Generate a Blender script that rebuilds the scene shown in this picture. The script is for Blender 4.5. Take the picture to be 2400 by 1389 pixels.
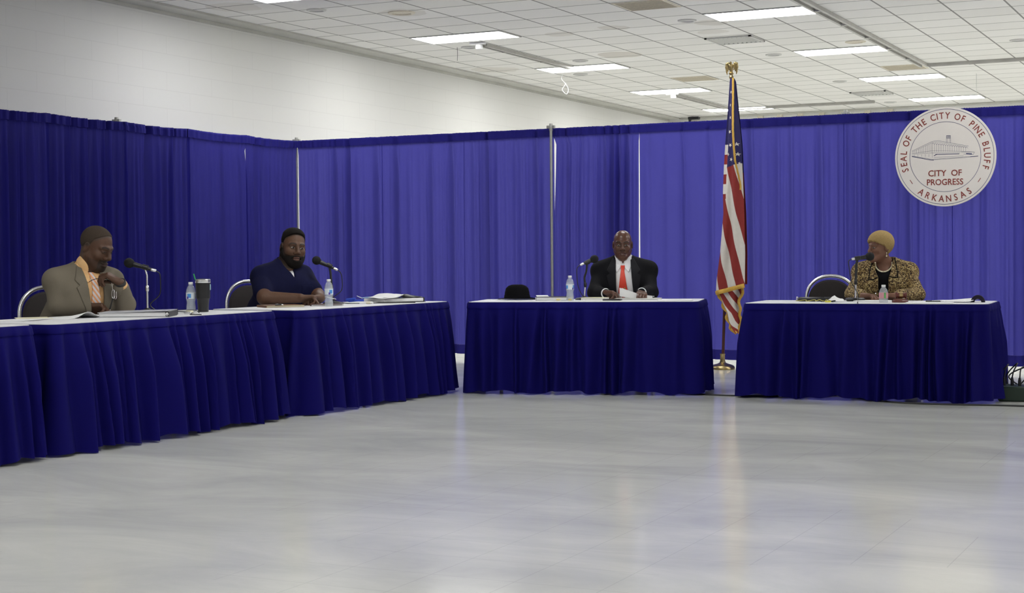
import bpy, bmesh, math, random
import numpy as np
from mathutils import Vector, Matrix
# ------------------------------------------------------------------ scene, camera, light
C = bpy.context.scene.collection
scn = bpy.context.scene
for _o in list(bpy.data.objects): bpy.data.objects.remove(_o)
YAW, PITCH, ROLL, CAMZ, FPX = .4591, -.0263, -.0087, 1.11, 3606.5
_f = Vector((-math.sin(YAW)*math.cos(PITCH), math.cos(YAW)*math.cos(PITCH), math.sin(PITCH)))
_r = Vector((math.cos(YAW), math.sin(YAW), 0)); _u = _r.cross(_f)
_r2 = _r*math.cos(ROLL)+_u*math.sin(ROLL); _u2 = _u*math.cos(ROLL)-_r*math.sin(ROLL)
cam = bpy.data.cameras.new('camera'); cam.sensor_width = 36; cam.lens = FPX*36/2400
cam.clip_end = 100; cam.clip_start = .1
camo = bpy.data.objects.new('camera', cam); C.objects.link(camo)
_m = Matrix.Identity(4)
for i in range(3): _m[i][0], _m[i][1], _m[i][2] = _r2[i], _u2[i], -_f[i]
_m[2][3] = CAMZ
camo.matrix_world = _m
scn.camera = camo
w = bpy.data.worlds.new('world'); scn.world = w; w.use_nodes = True
w.node_tree.nodes['Background'].inputs[0].default_value = (.8, .85, 1, 1)
w.node_tree.nodes['Background'].inputs[1].default_value = .02
scn.view_settings.view_transform = 'Standard'; scn.view_settings.look = 'None'
scn.view_settings.gamma = 1; scn.view_settings.use_curve_mapping = False
scn.view_settings.exposure = 0.2
LAMP = 18.5            # brightness of the fluorescent ceiling panels
CEIL = 3.855
LROWS = [-9.075, -5.215, -1.355, 2.505, 6.365, 10.225]
rnd = random.Random(7)
PI = math.pi
# ------------------------------------------------------------------ helpers
def V(*a): return np.array(a[0] if len(a) == 1 else a, float)
def nrm(v): v = np.array(v, float); return v/np.linalg.norm(v)
def rgb(r, g, b):
    f = lambda c: (c/255/12.92 if c/255 <= .04045 else ((c/255+.055)/1.055)**2.4)
    return (f(r), f(g), f(b), 1)
class N:
    "tiny node helper"
    def __init__(s, m): s.t = m.node_tree; s.n = s.t.nodes; s.l = s.t.links
    def new(s, ty, **kw):
        n = s.n.new(ty)
        for k, v in kw.items(): setattr(n, k, v)
        return n
    def link(s, a, b): s.l.new(a, b)
    def math(s, op, a, b=None, c=None):
        n = s.n.new('ShaderNodeMath'); n.operation = op
        for i, v in enumerate((a, b, c)):
            if v is None: continue
            if hasattr(v, 'is_output'): s.l.new(v, n.inputs[i])
            else: n.inputs[i].default_value = v
        return n.outputs[0]
    def mixc(s, f, a, b):
        n = s.n.new('ShaderNodeMix'); n.data_type = 'RGBA'
        for i, v in ((0, f), (6, a), (7, b)):
            if hasattr(v, 'is_output'): s.l.new(v, n.inputs[i])
            else: n.inputs[i].default_value = v
        return n.outputs[2]
def material(name):
    m = bpy.data.materials.new(name); m.use_nodes = True
    return m, N(m), m.node_tree.nodes['Principled BSDF']
def mat(name, col, rough=.6, metal=0, var=.12, scale=40, bump=0, bscale=200, spec=.5, sheen=0, coat=0):
    "principled material whose tone wanders a little with object-space noise"
    m, k, b = material(name)
    tc = k.new('ShaderNodeTexCoord')
    nz = k.new('ShaderNodeTexNoise'); nz.inputs['Scale'].default_value = scale; nz.inputs['Detail'].default_value = 3
    k.link(tc.outputs['Object'], nz.inputs['Vector'])
    lo = tuple(c*(1-var) for c in col[:3])+(1,); hi = tuple(min(1, c*(1+var)) for c in col[:3])+(1,)
    k.link(k.mixc(nz.outputs['Fac'], lo, hi), b.inputs['Base Color'])
    b.inputs['Roughness'].default_value = rough; b.inputs['Metallic'].default_value = metal
    b.inputs['Specular IOR Level'].default_value = spec
    if sheen: b.inputs['Sheen Weight'].default_value = sheen
    if coat: b.inputs['Coat Weight'].default_value = coat
    if bump:
        n2 = k.new('ShaderNodeTexNoise'); n2.inputs['Scale'].default_value = bscale
        k.link(tc.outputs['Object'], n2.inputs['Vector'])
        bp = k.new('ShaderNodeBump'); bp.inputs['Strength'].default_value = bump; bp.inputs['Distance'].default_value = .002
        k.link(n2.outputs['Fac'], bp.inputs['Height']); k.link(bp.outputs[0], b.inputs['Normal'])
    return m
def emit(name, col, s):
    m, k, b = material(name)
    b.inputs['Base Color'].default_value = col; b.inputs['Emission Color'].default_value = col
    b.inputs['Emission Strength'].default_value = s
    return m
def tag(o, label=None, cat=None, group=None, kind=None):
    if label: o['label'] = label
    if cat: o['category'] = cat
    if group: o['group'] = group
    if kind: o['kind'] = kind
    return o
def thing(name, label, cat, loc=(0, 0, 0), rz=0, group=None):
    o = bpy.data.objects.new(name, None); C.objects.link(o); o.empty_display_size = .1
    o.location = loc; o.rotation_euler = (0, 0, rz)
    return tag(o, label, cat, group)
def dup(root, loc, rz=None, label=None, group=None):
    r = root.copy(); C.objects.link(r); r.location = loc
    if rz is not None: r.rotation_euler = (0, 0, rz)
    if label: r['label'] = label
    if group: r['group'] = group
    for ch in list(root.children):
        c = ch.copy(); C.objects.link(c); c.parent = r
        for g in list(ch.children):
            d = g.copy(); C.objects.link(d); d.parent = c
    return r
class MB:
    "collects shapes and links them as ONE mesh object"
    def __init__(s): s.v = []; s.f = []; s.m = []; s.off = 0
    def add(s, vs, fs, mi=0):
        vs = np.asarray(vs, float).reshape(-1, 3); s.v.append(vs)
        for f in fs: s.f.append([i+s.off for i in f]); s.m.append(mi)
        s.off += len(vs); return s
    def box(s, c, size, R=None, mi=0, bev=0):
        hx, hy, hz = [d/2 for d in size]
        if bev:
            b = min(bev, hx*.9, hy*.9, hz*.9)
            vs = []
            for sx in (-1, 1):
                for sy in (-1, 1):
                    for sz in (-1, 1):
                        vs += [(sx*hx, sy*(hy-b), sz*(hz-b)), (sx*(hx-b), sy*hy, sz*(hz-b)), (sx*(hx-b), sy*(hy-b), sz*hz)]
            bm = bmesh.new()
            for v in vs: bm.verts.new(v)
            r = bmesh.ops.convex_hull(bm, input=bm.verts)
            bm.verts.ensure_lookup_table(); bm.verts.index_update()
            V_ = np.array([v.co[:] for v in bm.verts]); F_ = [[v.index for v in f.verts] for f in bm.faces]; bm.free()
        else:
            V_ = np.array([(x*hx, y*hy, z*hz) for x in (-1, 1) for y in (-1, 1) for z in (-1, 1)])
            F_ = [(0, 1, 3, 2), (4, 6, 7, 5), (0, 4, 5, 1), (2, 3, 7, 6), (0, 2, 6, 4), (1, 5, 7, 3)]
        if R is not None: V_ = V_ @ np.asarray(R).T
        return s.add(V_+np.asarray(c, float), F_, mi)
    def tube(s, pts, r, seg=10, mi=0, closed=False, cap=True):
        P = np.asarray(pts, float); n = len(P); rr = np.full(n, r) if np.isscalar(r) else np.asarray(r, float)
        T = np.zeros_like(P)
        T[1:-1] = P[2:]-P[:-2]; T[0] = P[1]-P[0]; T[-1] = P[-1]-P[-2]
        if closed: T[0] = P[1]-P[-1]; T[-1] = P[0]-P[-2]
        T /= np.linalg.norm(T, axis=1)[:, None]+1e-12
        a = np.array([0, 0, 1.]) if abs(T[0][2]) < .9 else np.array([1., 0, 0])
        vs = []
        u = nrm(np.cross(T[0], a))
        for i in range(n):
            u = u-T[i]*(u@T[i]); u /= np.linalg.norm(u)+1e-12; w_ = np.cross(T[i], u)
            for k in range(seg):
                t = 2*PI*k/seg; vs.append(P[i]+rr[i]*(u*math.cos(t)+w_*math.sin(t)))
        fs = []
        for i in range(n if closed else n-1):
            j = (i+1) % n
            for k in range(seg):
                k2 = (k+1) % seg; fs.append((i*seg+k, i*seg+k2, j*seg+k2, j*seg+k))
        if cap and not closed: fs += [tuple(range(seg))[::-1], tuple((n-1)*seg+k for k in range(seg))]
        return s.add(vs, fs, mi)
    def lathe(s, prof, c=(0, 0, 0), seg=24, mi=0, ax=(0, 0, 1), fold=None):
        "prof: (radius, height) pairs"
        ax = nrm(ax); a = np.array([1., 0, 0]) if abs(ax[0]) < .9 else np.array([0, 1., 0])
        u = nrm(np.cross(ax, a)); w_ = np.cross(ax, u); c = np.asarray(c, float)
        vs = []
        for (r, h) in prof:
            for k in range(seg):
                t = 2*PI*k/seg; vs.append(c+ax*h+r*(u*math.cos(t)+w_*math.sin(t)))
        fs = []
        for i in range(len(prof)-1):
            for k in range(seg):
                k2 = (k+1) % seg; fs.append((i*seg+k, i*seg+k2, (i+1)*seg+k2, (i+1)*seg+k))
        fs += [tuple(range(seg))[::-1], tuple((len(prof)-1)*seg+k for k in range(seg))]
        return s.add(vs, fs, mi)
    def prism(s, poly, o, u, v, th, mi=0):
        "2-D polygon in the plane (o,u,v), thickened by th along u x v"
        o, u, v = map(lambda q: np.asarray(q, float), (o, u, v)); n = nrm(np.cross(u, v))
        a = [o+u*p[0]+v*p[1] for p in poly]; m = len(a)
        fs = [tuple(range(m))[::-1], tuple(range(m, 2*m))]+[(i, (i+1) % m, m+(i+1) % m, m+i) for i in range(m)]
        return s.add(a+[p+n*th for p in a], fs, mi)
    def grid(s, G, mi=0, mf=None):
        G = np.asarray(G, float); a, b = G.shape[:2]
        fs = []; ms = []
        for i in range(a-1):
            for j in range(b-1): fs.append((i*b+j, i*b+j+1, (i+1)*b+j+1, (i+1)*b+j)); ms.append(mf(i, j) if mf else mi)
        k = len(s.m); s.add(G.reshape(-1, 3), fs); s.m[k:] = ms
        return s
    def ball(s, c, r, seg=16, mi=0):
        r = (r, r, r) if np.isscalar(r) else r
        k = seg//2; pr = [(max(1e-4, math.sin(PI*i/k)), -math.cos(PI*i/k)) for i in range(k+1)]
        t = MB(); t.lathe(pr, seg=seg)
        return s.add(t.v[0]*np.array(r)+np.asarray(c, float), t.f, mi)
    def mesh(s, name, mats, smooth=True):
        me = bpy.data.meshes.new(name)
        v = np.concatenate(s.v) if s.v else np.zeros((0, 3))
        me.from_pydata(v.tolist(), [], s.f)
        for m in (mats if isinstance(mats, (list, tuple)) else [mats]): me.materials.append(m)
        me.polygons.foreach_set('material_index', s.m)
        me.polygons.foreach_set('use_smooth', [bool(smooth)]*len(s.f))
        if smooth and smooth != 'all':
            try: me.set_sharp_from_angle(angle=math.radians(38))
            except Exception: pass
        me.update(); return me
    def build(s, name, mats, parent=None, smooth=True, local=True):
        "vertices are in the parent's own coordinates (local) or in world ones (parent not rotated)"
        me = s.mesh(name, mats, smooth)
        o = bpy.data.objects.new(name, me); C.objects.link(o)
        if parent is not None:
            o.parent = parent
            if not local:
                q = parent
                off = Vector((0, 0, 0))
                while q is not None: off += q.location; q = q.parent
                me.transform(Matrix.Translation(-off))
        return o
def fixn(o):
    bm = bmesh.new(); bm.from_mesh(o.data); bmesh.ops.recalc_face_normals(bm, faces=bm.faces); bm.to_mesh(o.data); bm.free(); return o
def spline(pts, n=12):
    P = np.asarray(pts, float); Q = np.vstack([2*P[0]-P[1], P, 2*P[-1]-P[-2]]); out = []
    for i in range(1, len(Q)-2):
        p0, p1, p2, p3 = Q[i-1:i+3]
        for k in range(n):
            t = k/n; out.append(.5*((2*p1)+(-p0+p2)*t+(2*p0-5*p1+4*p2-p3)*t*t+(-p0+3*p1-3*p2+p3)*t**3))
    out.append(P[-1]); return np.array(out)
def rotz(a): c, s_ = math.cos(a), math.sin(a); return np.array([[c, -s_, 0], [s_, c, 0], [0, 0, 1]])
# ------------------------------------------------------------------ materials
M = {}
def cloth_mat(name, col, trans, tcol, rough=.85):
    m, k, b = material(name)
    tc = k.new('ShaderNodeTexCoord')
    nz = k.new('ShaderNodeTexNoise'); nz.inputs['Scale'].default_value = 3; nz.inputs['Detail'].default_value = 4
    wv = k.new('ShaderNodeTexNoise'); wv.inputs['Scale'].default_value = 120
    mp = k.new('ShaderNodeMapping'); mp.inputs['Scale'].default_value = (1, 1, .12)
    k.link(tc.outputs['Object'], nz.inputs['Vector'])
    mp2 = k.new('ShaderNodeMapping'); mp2.inputs['Scale'].default_value = (.3, .3, 2.5)
    k.link(tc.outputs['Object'], mp2.inputs[0]); k.link(mp2.outputs[0], wv.inputs['Vector'])
    f = k.math('ADD', k.math('MULTIPLY', nz.outputs['Fac'], .5), k.math('MULTIPLY', wv.outputs['Fac'], .5))
    lo = tuple(c*.8 for c in col[:3])+(1,); hi = tuple(min(1, c*1.2) for c in col[:3])+(1,)
    cc = k.mixc(f, lo, hi)
    k.link(cc, b.inputs['Base Color']); b.inputs['Roughness'].default_value = rough
    b.inputs['Specular IOR Level'].default_value = .15
    if trans:
        tr = k.new('ShaderNodeBsdfTranslucent')
        k.link(k.mixc(f, tuple(c*.85 for c in tcol[:3])+(1,), tcol), tr.inputs[0])
        mx = k.new('ShaderNodeMixShader'); mx.inputs[0].default_value = trans
        k.link(b.outputs[0], mx.inputs[1]); k.link(tr.outputs[0], mx.inputs[2])
        k.link(mx.outputs[0], k.n['Material Output'].inputs[0])
    return m
M['drape'] = cloth_mat('blue_drape_cloth', (.016, .014, .20, 1), .5, (.125, .12, .52, 1))
M['drapeband'] = cloth_mat('blue_drape_double_cloth', (.016, .014, .17, 1), .12, (.06, .05, .3, 1))
M['skirt'] = cloth_mat('blue_skirt_cloth', (.0035, .002, .105, 1), .12, (.025, .02, .32, 1))
M['white'] = mat('white_plastic_cover', (.75, .75, .76, 1), .45, var=.04)
M['paper'] = mat('paper', (.8, .8, .8, 1), .8, var=.04, scale=15)
M['paper2'] = mat('cream_paper', (.72, .68, .5, 1), .8, var=.05)
M['chrome'] = mat('chrome', (.80, .80, .82, 1), .26, 1, var=.03)
M['steel'] = mat('galvanised_steel', (.42, .42, .40, 1), .42, .85, var=.15)
M['black'] = mat('black_plastic', (.012, .012, .014, 1), .4, var=.2)
M['rubber'] = mat('black_foam', (.009, .009, .010, 1), .95, var=.4, scale=400, bump=.6, bscale=500)
M['blackfab'] = mat('dark_brown_black_upholstery', (.022, .017, .017, 1), .8, var=.25, bump=.2)
M['brass'] = mat('polished_brass', (.42, .32, .15, 1), .30, 1, var=.15, scale=25)
M['wood'] = mat('dark_stained_pole_wood', (.075, .022, .012, 1), .35, var=.35, scale=20)
M['gold'] = mat('gold_fringe', (.60, .36, .06, 1), .8, var=.3, scale=250, bump=.8, bscale=400)
M['plast'] = mat('white_plastic', (.8, .8, .8, 1), .35, var=.03)
M['grey'] = mat('grey_painted_metal', (.60, .60, .57, 1), .5, var=.08)
M['tan'] = mat('tan_stained_plastic', (.70, .65, .53, 1), .6, var=.2)
M['red'] = mat('red_paint', (.22, .028, .02, 1), .6)
M['navy'] = mat('navy_line_paint', (.06, .07, .16, 1), .6)
def glass(name, col, rough=.05, alpha=.35):
    m, k, b = material(name)
    b.inputs['Base Color'].default_value = col; b.inputs['Roughness'].default_value = rough
    b.inputs['IOR'].default_value = 1.33; b.inputs['Alpha'].default_value = alpha
    b.inputs['Specular IOR Level'].default_value = .9
    return m
M['clear'] = glass('clear_bottle_plastic', (.78, .82, .86, 1), .06, .27)
# ------------------------------------------------------------------ the room
def struct(o): o['kind'] = 'structure'; return o
XL, XR, YF, YB = -10.95, 13.6, -9.0, 29.35
def floor_mat():
    m, k, b = material('waxed_vinyl_tile_floor')
    g = k.new('ShaderNodeNewGeometry'); sp = k.new('ShaderNodeSeparateXYZ'); k.link(g.outputs['Position'], sp.inputs[0])
    mp = k.new('ShaderNodeMapping'); mp.inputs['Rotation'].default_value = (0, 0, -.46); mp.inputs['Scale'].default_value = (.6, 1.25, 1)
    k.link(g.outputs['Position'], mp.inputs[0])
    n1 = k.new('ShaderNodeTexNoise'); n1.inputs['Scale'].default_value = 1.3; n1.inputs['Detail'].default_value = 8; n1.inputs['Roughness'].default_value = .62
    n1.inputs['Distortion'].default_value = .6
    k.link(mp.outputs[0], n1.inputs['Vector'])
    n2 = k.new('ShaderNodeTexNoise'); n2.inputs['Scale'].default_value = .45; n2.inputs['Detail'].default_value = 2
    k.link(g.outputs['Position'], n2.inputs['Vector'])
    rp = k.new('ShaderNodeValToRGB'); k.link(n1.outputs['Fac'], rp.inputs[0])
    rp.color_ramp.elements[0].position = .3; rp.color_ramp.elements[0].color = (.50, .51, .50, 1)
    rp.color_ramp.elements[1].position = .68; rp.color_ramp.elements[1].color = (.73, .735, .69, 1)
    c = k.mixc(k.math('MULTIPLY', n2.outputs['Fac'], .35), rp.outputs[0], (.70, .69, .65, 1))
    def line(co, pitch, ph):
        fr = k.math('FRACT', k.math('DIVIDE', k.math('SUBTRACT', co, ph), pitch))
        return k.math('LESS_THAN', fr, .0035/pitch)
    ln = k.math('MAXIMUM', line(sp.outputs[0], .322, -6.5), line(sp.outputs[1], .305, .1))
    wear = k.math('MULTIPLY', ln, k.math('GREATER_THAN', n2.outputs['Fac'], .5))
    c = k.mixc(k.math('MULTIPLY', wear, .2), c, (.16, .16, .17, 1))
    k.link(c, b.inputs['Base Color'])
    k.link(k.math('ADD', k.math('MULTIPLY', n1.outputs['Fac'], .06), .10), b.inputs['Roughness'])
    b.inputs['Specular IOR Level'].default_value = .38
    bp = k.new('ShaderNodeBump'); bp.inputs['Strength'].default_value = .02; bp.inputs['Distance'].default_value = .01
    k.link(n1.outputs['Fac'], bp.inputs['Height']); k.link(bp.outputs[0], b.inputs['Normal'])
    return m
def ceil_mat():
    m, k, b = material('acoustic_ceiling_tile')
    g = k.new('ShaderNodeNewGeometry'); sp = k.new('ShaderNodeSeparateXYZ'); k.link(g.outputs['Position'], sp.inputs[0])
    X, Y = sp.outputs[0], sp.outputs[1]
    def grid(co, pitch, ph, hw):
        q = k.math('DIVIDE', k.math('SUBTRACT', co, ph), pitch)
        fr = k.math('FRACT', k.math('ADD', q, .5))
        return k.math('LESS_THAN', k.math('ABSOLUTE', k.math('SUBTRACT', fr, .5)), hw/pitch), k.math('FLOOR', q)
    gx, ix = grid(X, .6435, -6.5, .011); gy, iy = grid(Y, .61, 16.795, .011)
    cb = k.new('ShaderNodeCombineXYZ'); k.link(ix, cb.inputs[0]); k.link(iy, cb.inputs[1])
    wn = k.new('ShaderNodeTexWhiteNoise'); k.link(cb.outputs[0], wn.inputs['Vector'])
    nz = k.new('ShaderNodeTexNoise'); nz.inputs['Scale'].default_value = 70; k.link(g.outputs['Position'], nz.inputs['Vector'])
    base = k.mixc(wn.outputs['Value'], (.84, .83, .795, 1), (.90, .89, .86, 1))
    base = k.mixc(k.math('MULTIPLY', nz.outputs['Fac'], .25), base, (.78, .765, .72, 1))
    # old water stains
    nd = k.new('ShaderNodeTexNoise'); nd.inputs['Scale'].default_value = 3; k.link(g.outputs['Position'], nd.inputs['Vector'])
    for (sx, sy, sr, st) in ((-8.04, 19.67, .33, .55), (-7.95, 17.45, .2, .35), (-5.98, 17.5, .2, .4), (-6.2, 18.2, .2, .3), (-10.3, 20.3, .35, .35), (-8.8, 15.05, .27, .3), (-10.2, 13.8, .3, .3), (-7.14, 17.3, .18, .4)):
        dx = k.math('SUBTRACT', X, sx); dy = k.math('SUBTRACT', Y, sy)
        d = k.math('SQRT', k.math('ADD', k.math('MULTIPLY', dx, dx), k.math('MULTIPLY', dy, dy)))
        d = k.math('ADD', d, k.math('MULTIPLY', k.math('SUBTRACT', nd.outputs['Fac'], .5), .25))
        f = k.math('SMOOTHSTEP', d, sr, sr*.7) if False else k.math('MULTIPLY', k.math('LESS_THAN', d, sr), st*.6)
        base = k.mixc(f, base, (.36, .30, .2, 1))
    c = k.mixc(k.math('MULTIPLY', k.math('MAXIMUM', gx, gy), .72), base, (.10, .095, .085, 1))
    k.link(c, b.inputs['Base Color']); b.inputs['Roughness'].default_value = .9; b.inputs['Specular IOR Level'].default_value = .1
    return m
def wall_mat(axis):
    m, k, b = material('painted_block_wall_'+axis)
    g = k.new('ShaderNodeNewGeometry'); sp = k.new('ShaderNodeSeparateXYZ'); k.link(g.outputs['Position'], sp.inputs[0])
    cb = k.new('ShaderNodeCombineXYZ'); k.link(sp.outputs[0 if axis == 'x' else 1], cb.inputs[0]); k.link(k.math('ADD', sp.outputs[2], .03), cb.inputs[1])
    br = k.new('ShaderNodeTexBrick'); k.link(cb.outputs[0], br.inputs['Vector'])
    br.inputs['Scale'].default_value = 1; br.inputs['Brick Width'].default_value = .8; br.inputs['Row Height'].default_value = .2
    br.inputs['Mortar Size'].default_value = .004; br.inputs['Mortar Smooth'].default_value = .6
    br.inputs['Color1'].default_value = (.78, .775, .745, 1); br.inputs['Color2'].default_value = (.77, .768, .74, 1)
    br.inputs['Mortar'].default_value = (.70, .695, .67, 1)
    nz = k.new('ShaderNodeTexNoise'); nz.inputs['Scale'].default_value = 1.2; nz.inputs['Detail'].default_value = 4; k.link(g.outputs['Position'], nz.inputs['Vector'])
    k.link(k.mixc(k.math('MULTIPLY', nz.outputs['Fac'], .3), br.outputs['Color'], (.73, .725, .70, 1)), b.inputs['Base Color'])
    b.inputs['Roughness'].default_value = .7; b.inputs['Specular IOR Level'].default_value = .2
    return m
wx, wy = wall_mat('x'), wall_mat('y')
cx, cy, T_ = (XL+XR)/2, (YF+YB)/2, .2
struct(MB().box((cx, cy, -.1), (XR-XL+.8, YB-YF+.8, .2)).build('floor', floor_mat(), smooth=False))
struct(MB().box((cx, cy, CEIL+.1), (XR-XL+.8, YB-YF+.8, .2)).build('ceiling', ceil_mat(), smooth=False))
struct(MB().box((XL-.1, cy, CEIL/2), (.2, YB-YF+.4, CEIL)).build('wall_left', wy, smooth=False))
struct(MB().box((XR+.1, cy, CEIL/2), (.2, YB-YF+.4, CEIL)).build('wall_right', wy, smooth=False))
struct(MB().box((cx, YB+.1, CEIL/2), (XR-XL, .2, CEIL)).build('wall_back', wx, smooth=False))
struct(MB().box((cx, YF-.1, CEIL/2), (XR-XL, .2, CEIL)).build('wall_front', wx, smooth=False))
mt = mat('ceiling_edge_trim_paint', (.55, .545, .50, 1), .6, var=.15, scale=3)
struct(MB().box((XL+.13, cy, CEIL-.012), (.26, YB-YF, .022)).box((XL+.012, cy, CEIL-.04), (.022, YB-YF, .035)).build('trim_1', mt, smooth=False))
struct(MB().box((cx, YB-.05, CEIL-.02), (XR-XL-.6, .09, .035)).build('trim_2', mt, smooth=False))
mtk = mat('partition_track_metal', (.50, .49, .46, 1), .5, .3, var=.2, scale=6)
def track(name, p, q, wd=.10):
    b = MB(); p, q = V(p), V(q); d = q-p; L = np.linalg.norm(d); c = (p+q)/2; a = math.atan2(d[1], d[0]); R = rotz(a)
    for s in (-1, 1): b.box(c+R@V(0, s*wd*.36, 0)+V(0, 0, -.022), (L, wd*.26, .042), R)
    b.box(c+V(0, 0, -.006), (L, wd, .010), R)
    for i in range(int(L/1.2)):
        b.box(p+d*((i+.5)*1.2/L)+V(0, 0, -.04), (.06, wd*.5, .02), R)
    return struct(b.build(name, mtk, smooth=False))
track('trim_3', (-4.57, YF+.2, CEIL), (-4.57, 22.9, CEIL), .13)
track('trim_4', (-4.5, 22.85, CEIL), (XR-.1, 22.85, CEIL))
track('trim_5', (-9.15, 17.75, CEIL), (-9.16, 20.6, CEIL), .10)
track('trim_7', (-9.16, 24.85, CEIL), (-9.17, 27.7, CEIL), .10)
track('trim_6', (-9.1, 27.86, CEIL), (-6.45, 27.86, CEIL))
# ------------------------------------------------------------------ ceiling fittings
mdiff = emit('lit_fluorescent_diffuser', (1, 1, .99, 1), LAMP)
def make_light(label, x, y):
    t = thing('ceiling_light', label, 'ceiling light', (x, y, CEIL), 0, 'fluorescent ceiling panels')
    f = MB()
    for s in (-1, 1):
        f.box((s*.625, 0, -.006), (.024, .61, .012)); f.box((0, s*.296, -.006), (1.27, .018, .012))
    f.build('frame', M['grey'], t, False)
    MB().box((0, 0, -.004), (1.222, .574, .006)).build('diffuser', mdiff, t, False)
    return t
YROW = [16.795+.305+3.66*j for j in range(-6, 4)]
LBL = {(0, 5): 'lit ceiling panel nearest in the left row, cut by the top edge of the photo',
 (0, 6): 'lit ceiling panel in the left row with a small white box hanging at its edge',
 (0, 7): 'lit ceiling panel in the left row with a white string hanging beneath it',
 (0, 8): 'lit ceiling panel in the left row just left of the flag pole eagle',
 (0, 9): 'farthest lit ceiling panel in the left row, partly behind the flag',
 (1, 6): 'nearest lit ceiling panel in the right row, at the top of the photo',
 (1, 7): 'second lit ceiling panel in the right row beside the long ceiling track',
 (1, 8): 'third lit ceiling panel in the right row, just past the end of the ceiling track',
 (1, 9): 'farthest lit ceiling panel in the right row, right above the round seal'}
L0 = None
for i, x in enumerate(LROWS):
    for j, y in enumerate(YROW):
        if j < 5 and (i == 0 or (i > 1 and j % 2 == 0)): continue      # some panels over the near half are switched off
        lb = LBL.get((i, j), 'lit fluorescent ceiling panel outside the frame of the photo')
        if L0 is None: L0 = make_light(lb, x, y)
        else: dup(L0, (x, y, CEIL), 0, lb)
def can(label, x, y, m=0, r=.1):
    t = thing('ceiling_downlight', label, 'downlight', (x, y, CEIL), 0, 'round recessed downlights')
    MB().lathe([(r*.72, -.002), (r*.8, -.016), (r*1.08, -.012), (r*1.12, 0)], seg=28).build('trim_ring', M['tan'] if m else M['grey'], t)
    MB().lathe([(r*.72, -.003), (r*.5, -.002)], seg=24).build('lens', M['tan'] if m else mdim, t)
mdim = mat('unlit_frosted_lens', (.55, .54, .53, 1), .4)
for a in (('unlit round downlight at the top left, just right of the cut-off panel', -9.51, 14.41, 0),
 ('yellowed round downlight in the left part of the ceiling, nearest the top edge', -8.79, 15.04, 1, .14),
 ('unlit round downlight left of the nearest right-row panel', -6.17, 17.18, 0),
 ('unlit round downlight left of the second right-row panel', -6.18, 20.71, 0),
 ('yellowed round downlight just above the second right-row panel', -4.87, 19.99, 1, .12),
 ('unlit round downlight below the left-row panel with the white box', -9.46, 17.94, 0),
 ('unlit round downlight below the left-row panel with the string', -9.41, 21.44, 0),
 ('unlit round downlight left of the third right-row panel', -6.21, 24.44, 0),
 ('unlit round downlight left of the farthest right-row panel', -6.26, 28.3, 0),
 ('unlit round downlight at the right edge of the photo', -2.97, 20.9, 0),
 ('pale round downlight just above the left-row panel with the string', -8.76, 19.96, 0)): can(*a)
def vent(label, x, y):
    t = thing('ceiling_vent', label, 'air vent', (x, y, CEIL), 0, 'square ceiling air vents')
    f = MB()
    for s in (-1, 1): f.box((s*.29, 0, -.01), (.03, .61, .02)); f.box((0, s*.29, -.01), (.61, .03, .02))
    f.build('frame', M['grey'], t, False)
    b = MB()
    for i in range(9): b.box((-.24+i*.06, 0, -.012), (.008, .55, .03), R=np.array([[.8, 0, .6], [0, 1, 0], [-.6, 0, .8]]))
    b.build('louvre', M['grey'], t, False)
    MB().box((0, 0, -.001), (.55, .55, .002)).build('duct_opening', M['grey'], t, False)
vent('square louvred air vent between the two rows of lit panels, nearer the camera', -6.18, 19.0)
vent('square louvred air vent farther back above the seal side drape', -6.18, 26.5)
def grille(label, x, y):
    t = thing('return_grille', label, 'air grille', (x, y, CEIL), 0, 'flat beige return grilles')
    MB().box((0, 0, -.004), (.60, .57, .008)).build('panel', M['tan'], t, False)
    b = MB()
    for i in range(14): b.box((0, -.25+i*.0385, -.010), (.54, .006, .006))
    b.build('bar', M['tan'], t, False)
grille('beige return air grille cut by the top edge of the photo', -6.18, 15.9)
grille('beige return air grille left of the flag pole eagle', -8.1, 22.9)
grille('beige return air grille at the far end of the long ceiling track', -4.9, 23.1)
def ceil_box(label, x, y):
    t = thing('ceiling_mount_box', label, 'ceiling box', (x, y, CEIL), 0, 'small white boxes under the left-row panels')
    MB().box((0, 0, -.015), (.22, .05, .03), bev=.005).build('bracket', M['plast'], t)
    MB().box((0.02, 0, -.06), (.075, .075, .06), bev=.008).build('housing', M['plast'], t)
ceil_box('small white box hanging at the edge of the nearest whole left-row panel', -9.16, 17.60)
ceil_box('small white box hanging at the edge of the left-row panel beside the eagle', -9.16, 24.75)
b = MB(); b.tube(spline([(-9.64, 21.3, CEIL), (-9.66, 21.3, 3.78), (-9.60, 21.3, 3.70), (-9.65, 21.3, 3.62), (-9.58, 21.3, 3.55), (-9.55, 21.3, 3.62), (-9.60, 21.3, 3.72)], 8), .004, 6)
tag(b.build('ceiling_string', M['plast']), 'thin white string hanging from the ceiling under the left-row panel', 'string')
b = MB(); b.tube(spline([(-9.62, 17.9, CEIL), (-9.615, 17.9, 3.78), (-9.62, 17.9, 3.68)], 6), .003, 6)
tag(b.build('ceiling_wire', M['black']), 'thin dark wire hanging below the downlight beside the white box', 'wire')
b = MB(); b.tube(spline([(-4.1, 24.5, CEIL), (-4.1, 24.5, 3.7), (-4.1, 24.5, 3.5)], 4), .004, 6)
tag(b.build('ceiling_wire', M['grey']), 'thin grey wire hanging above the farthest right-row panel', 'wire')
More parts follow.
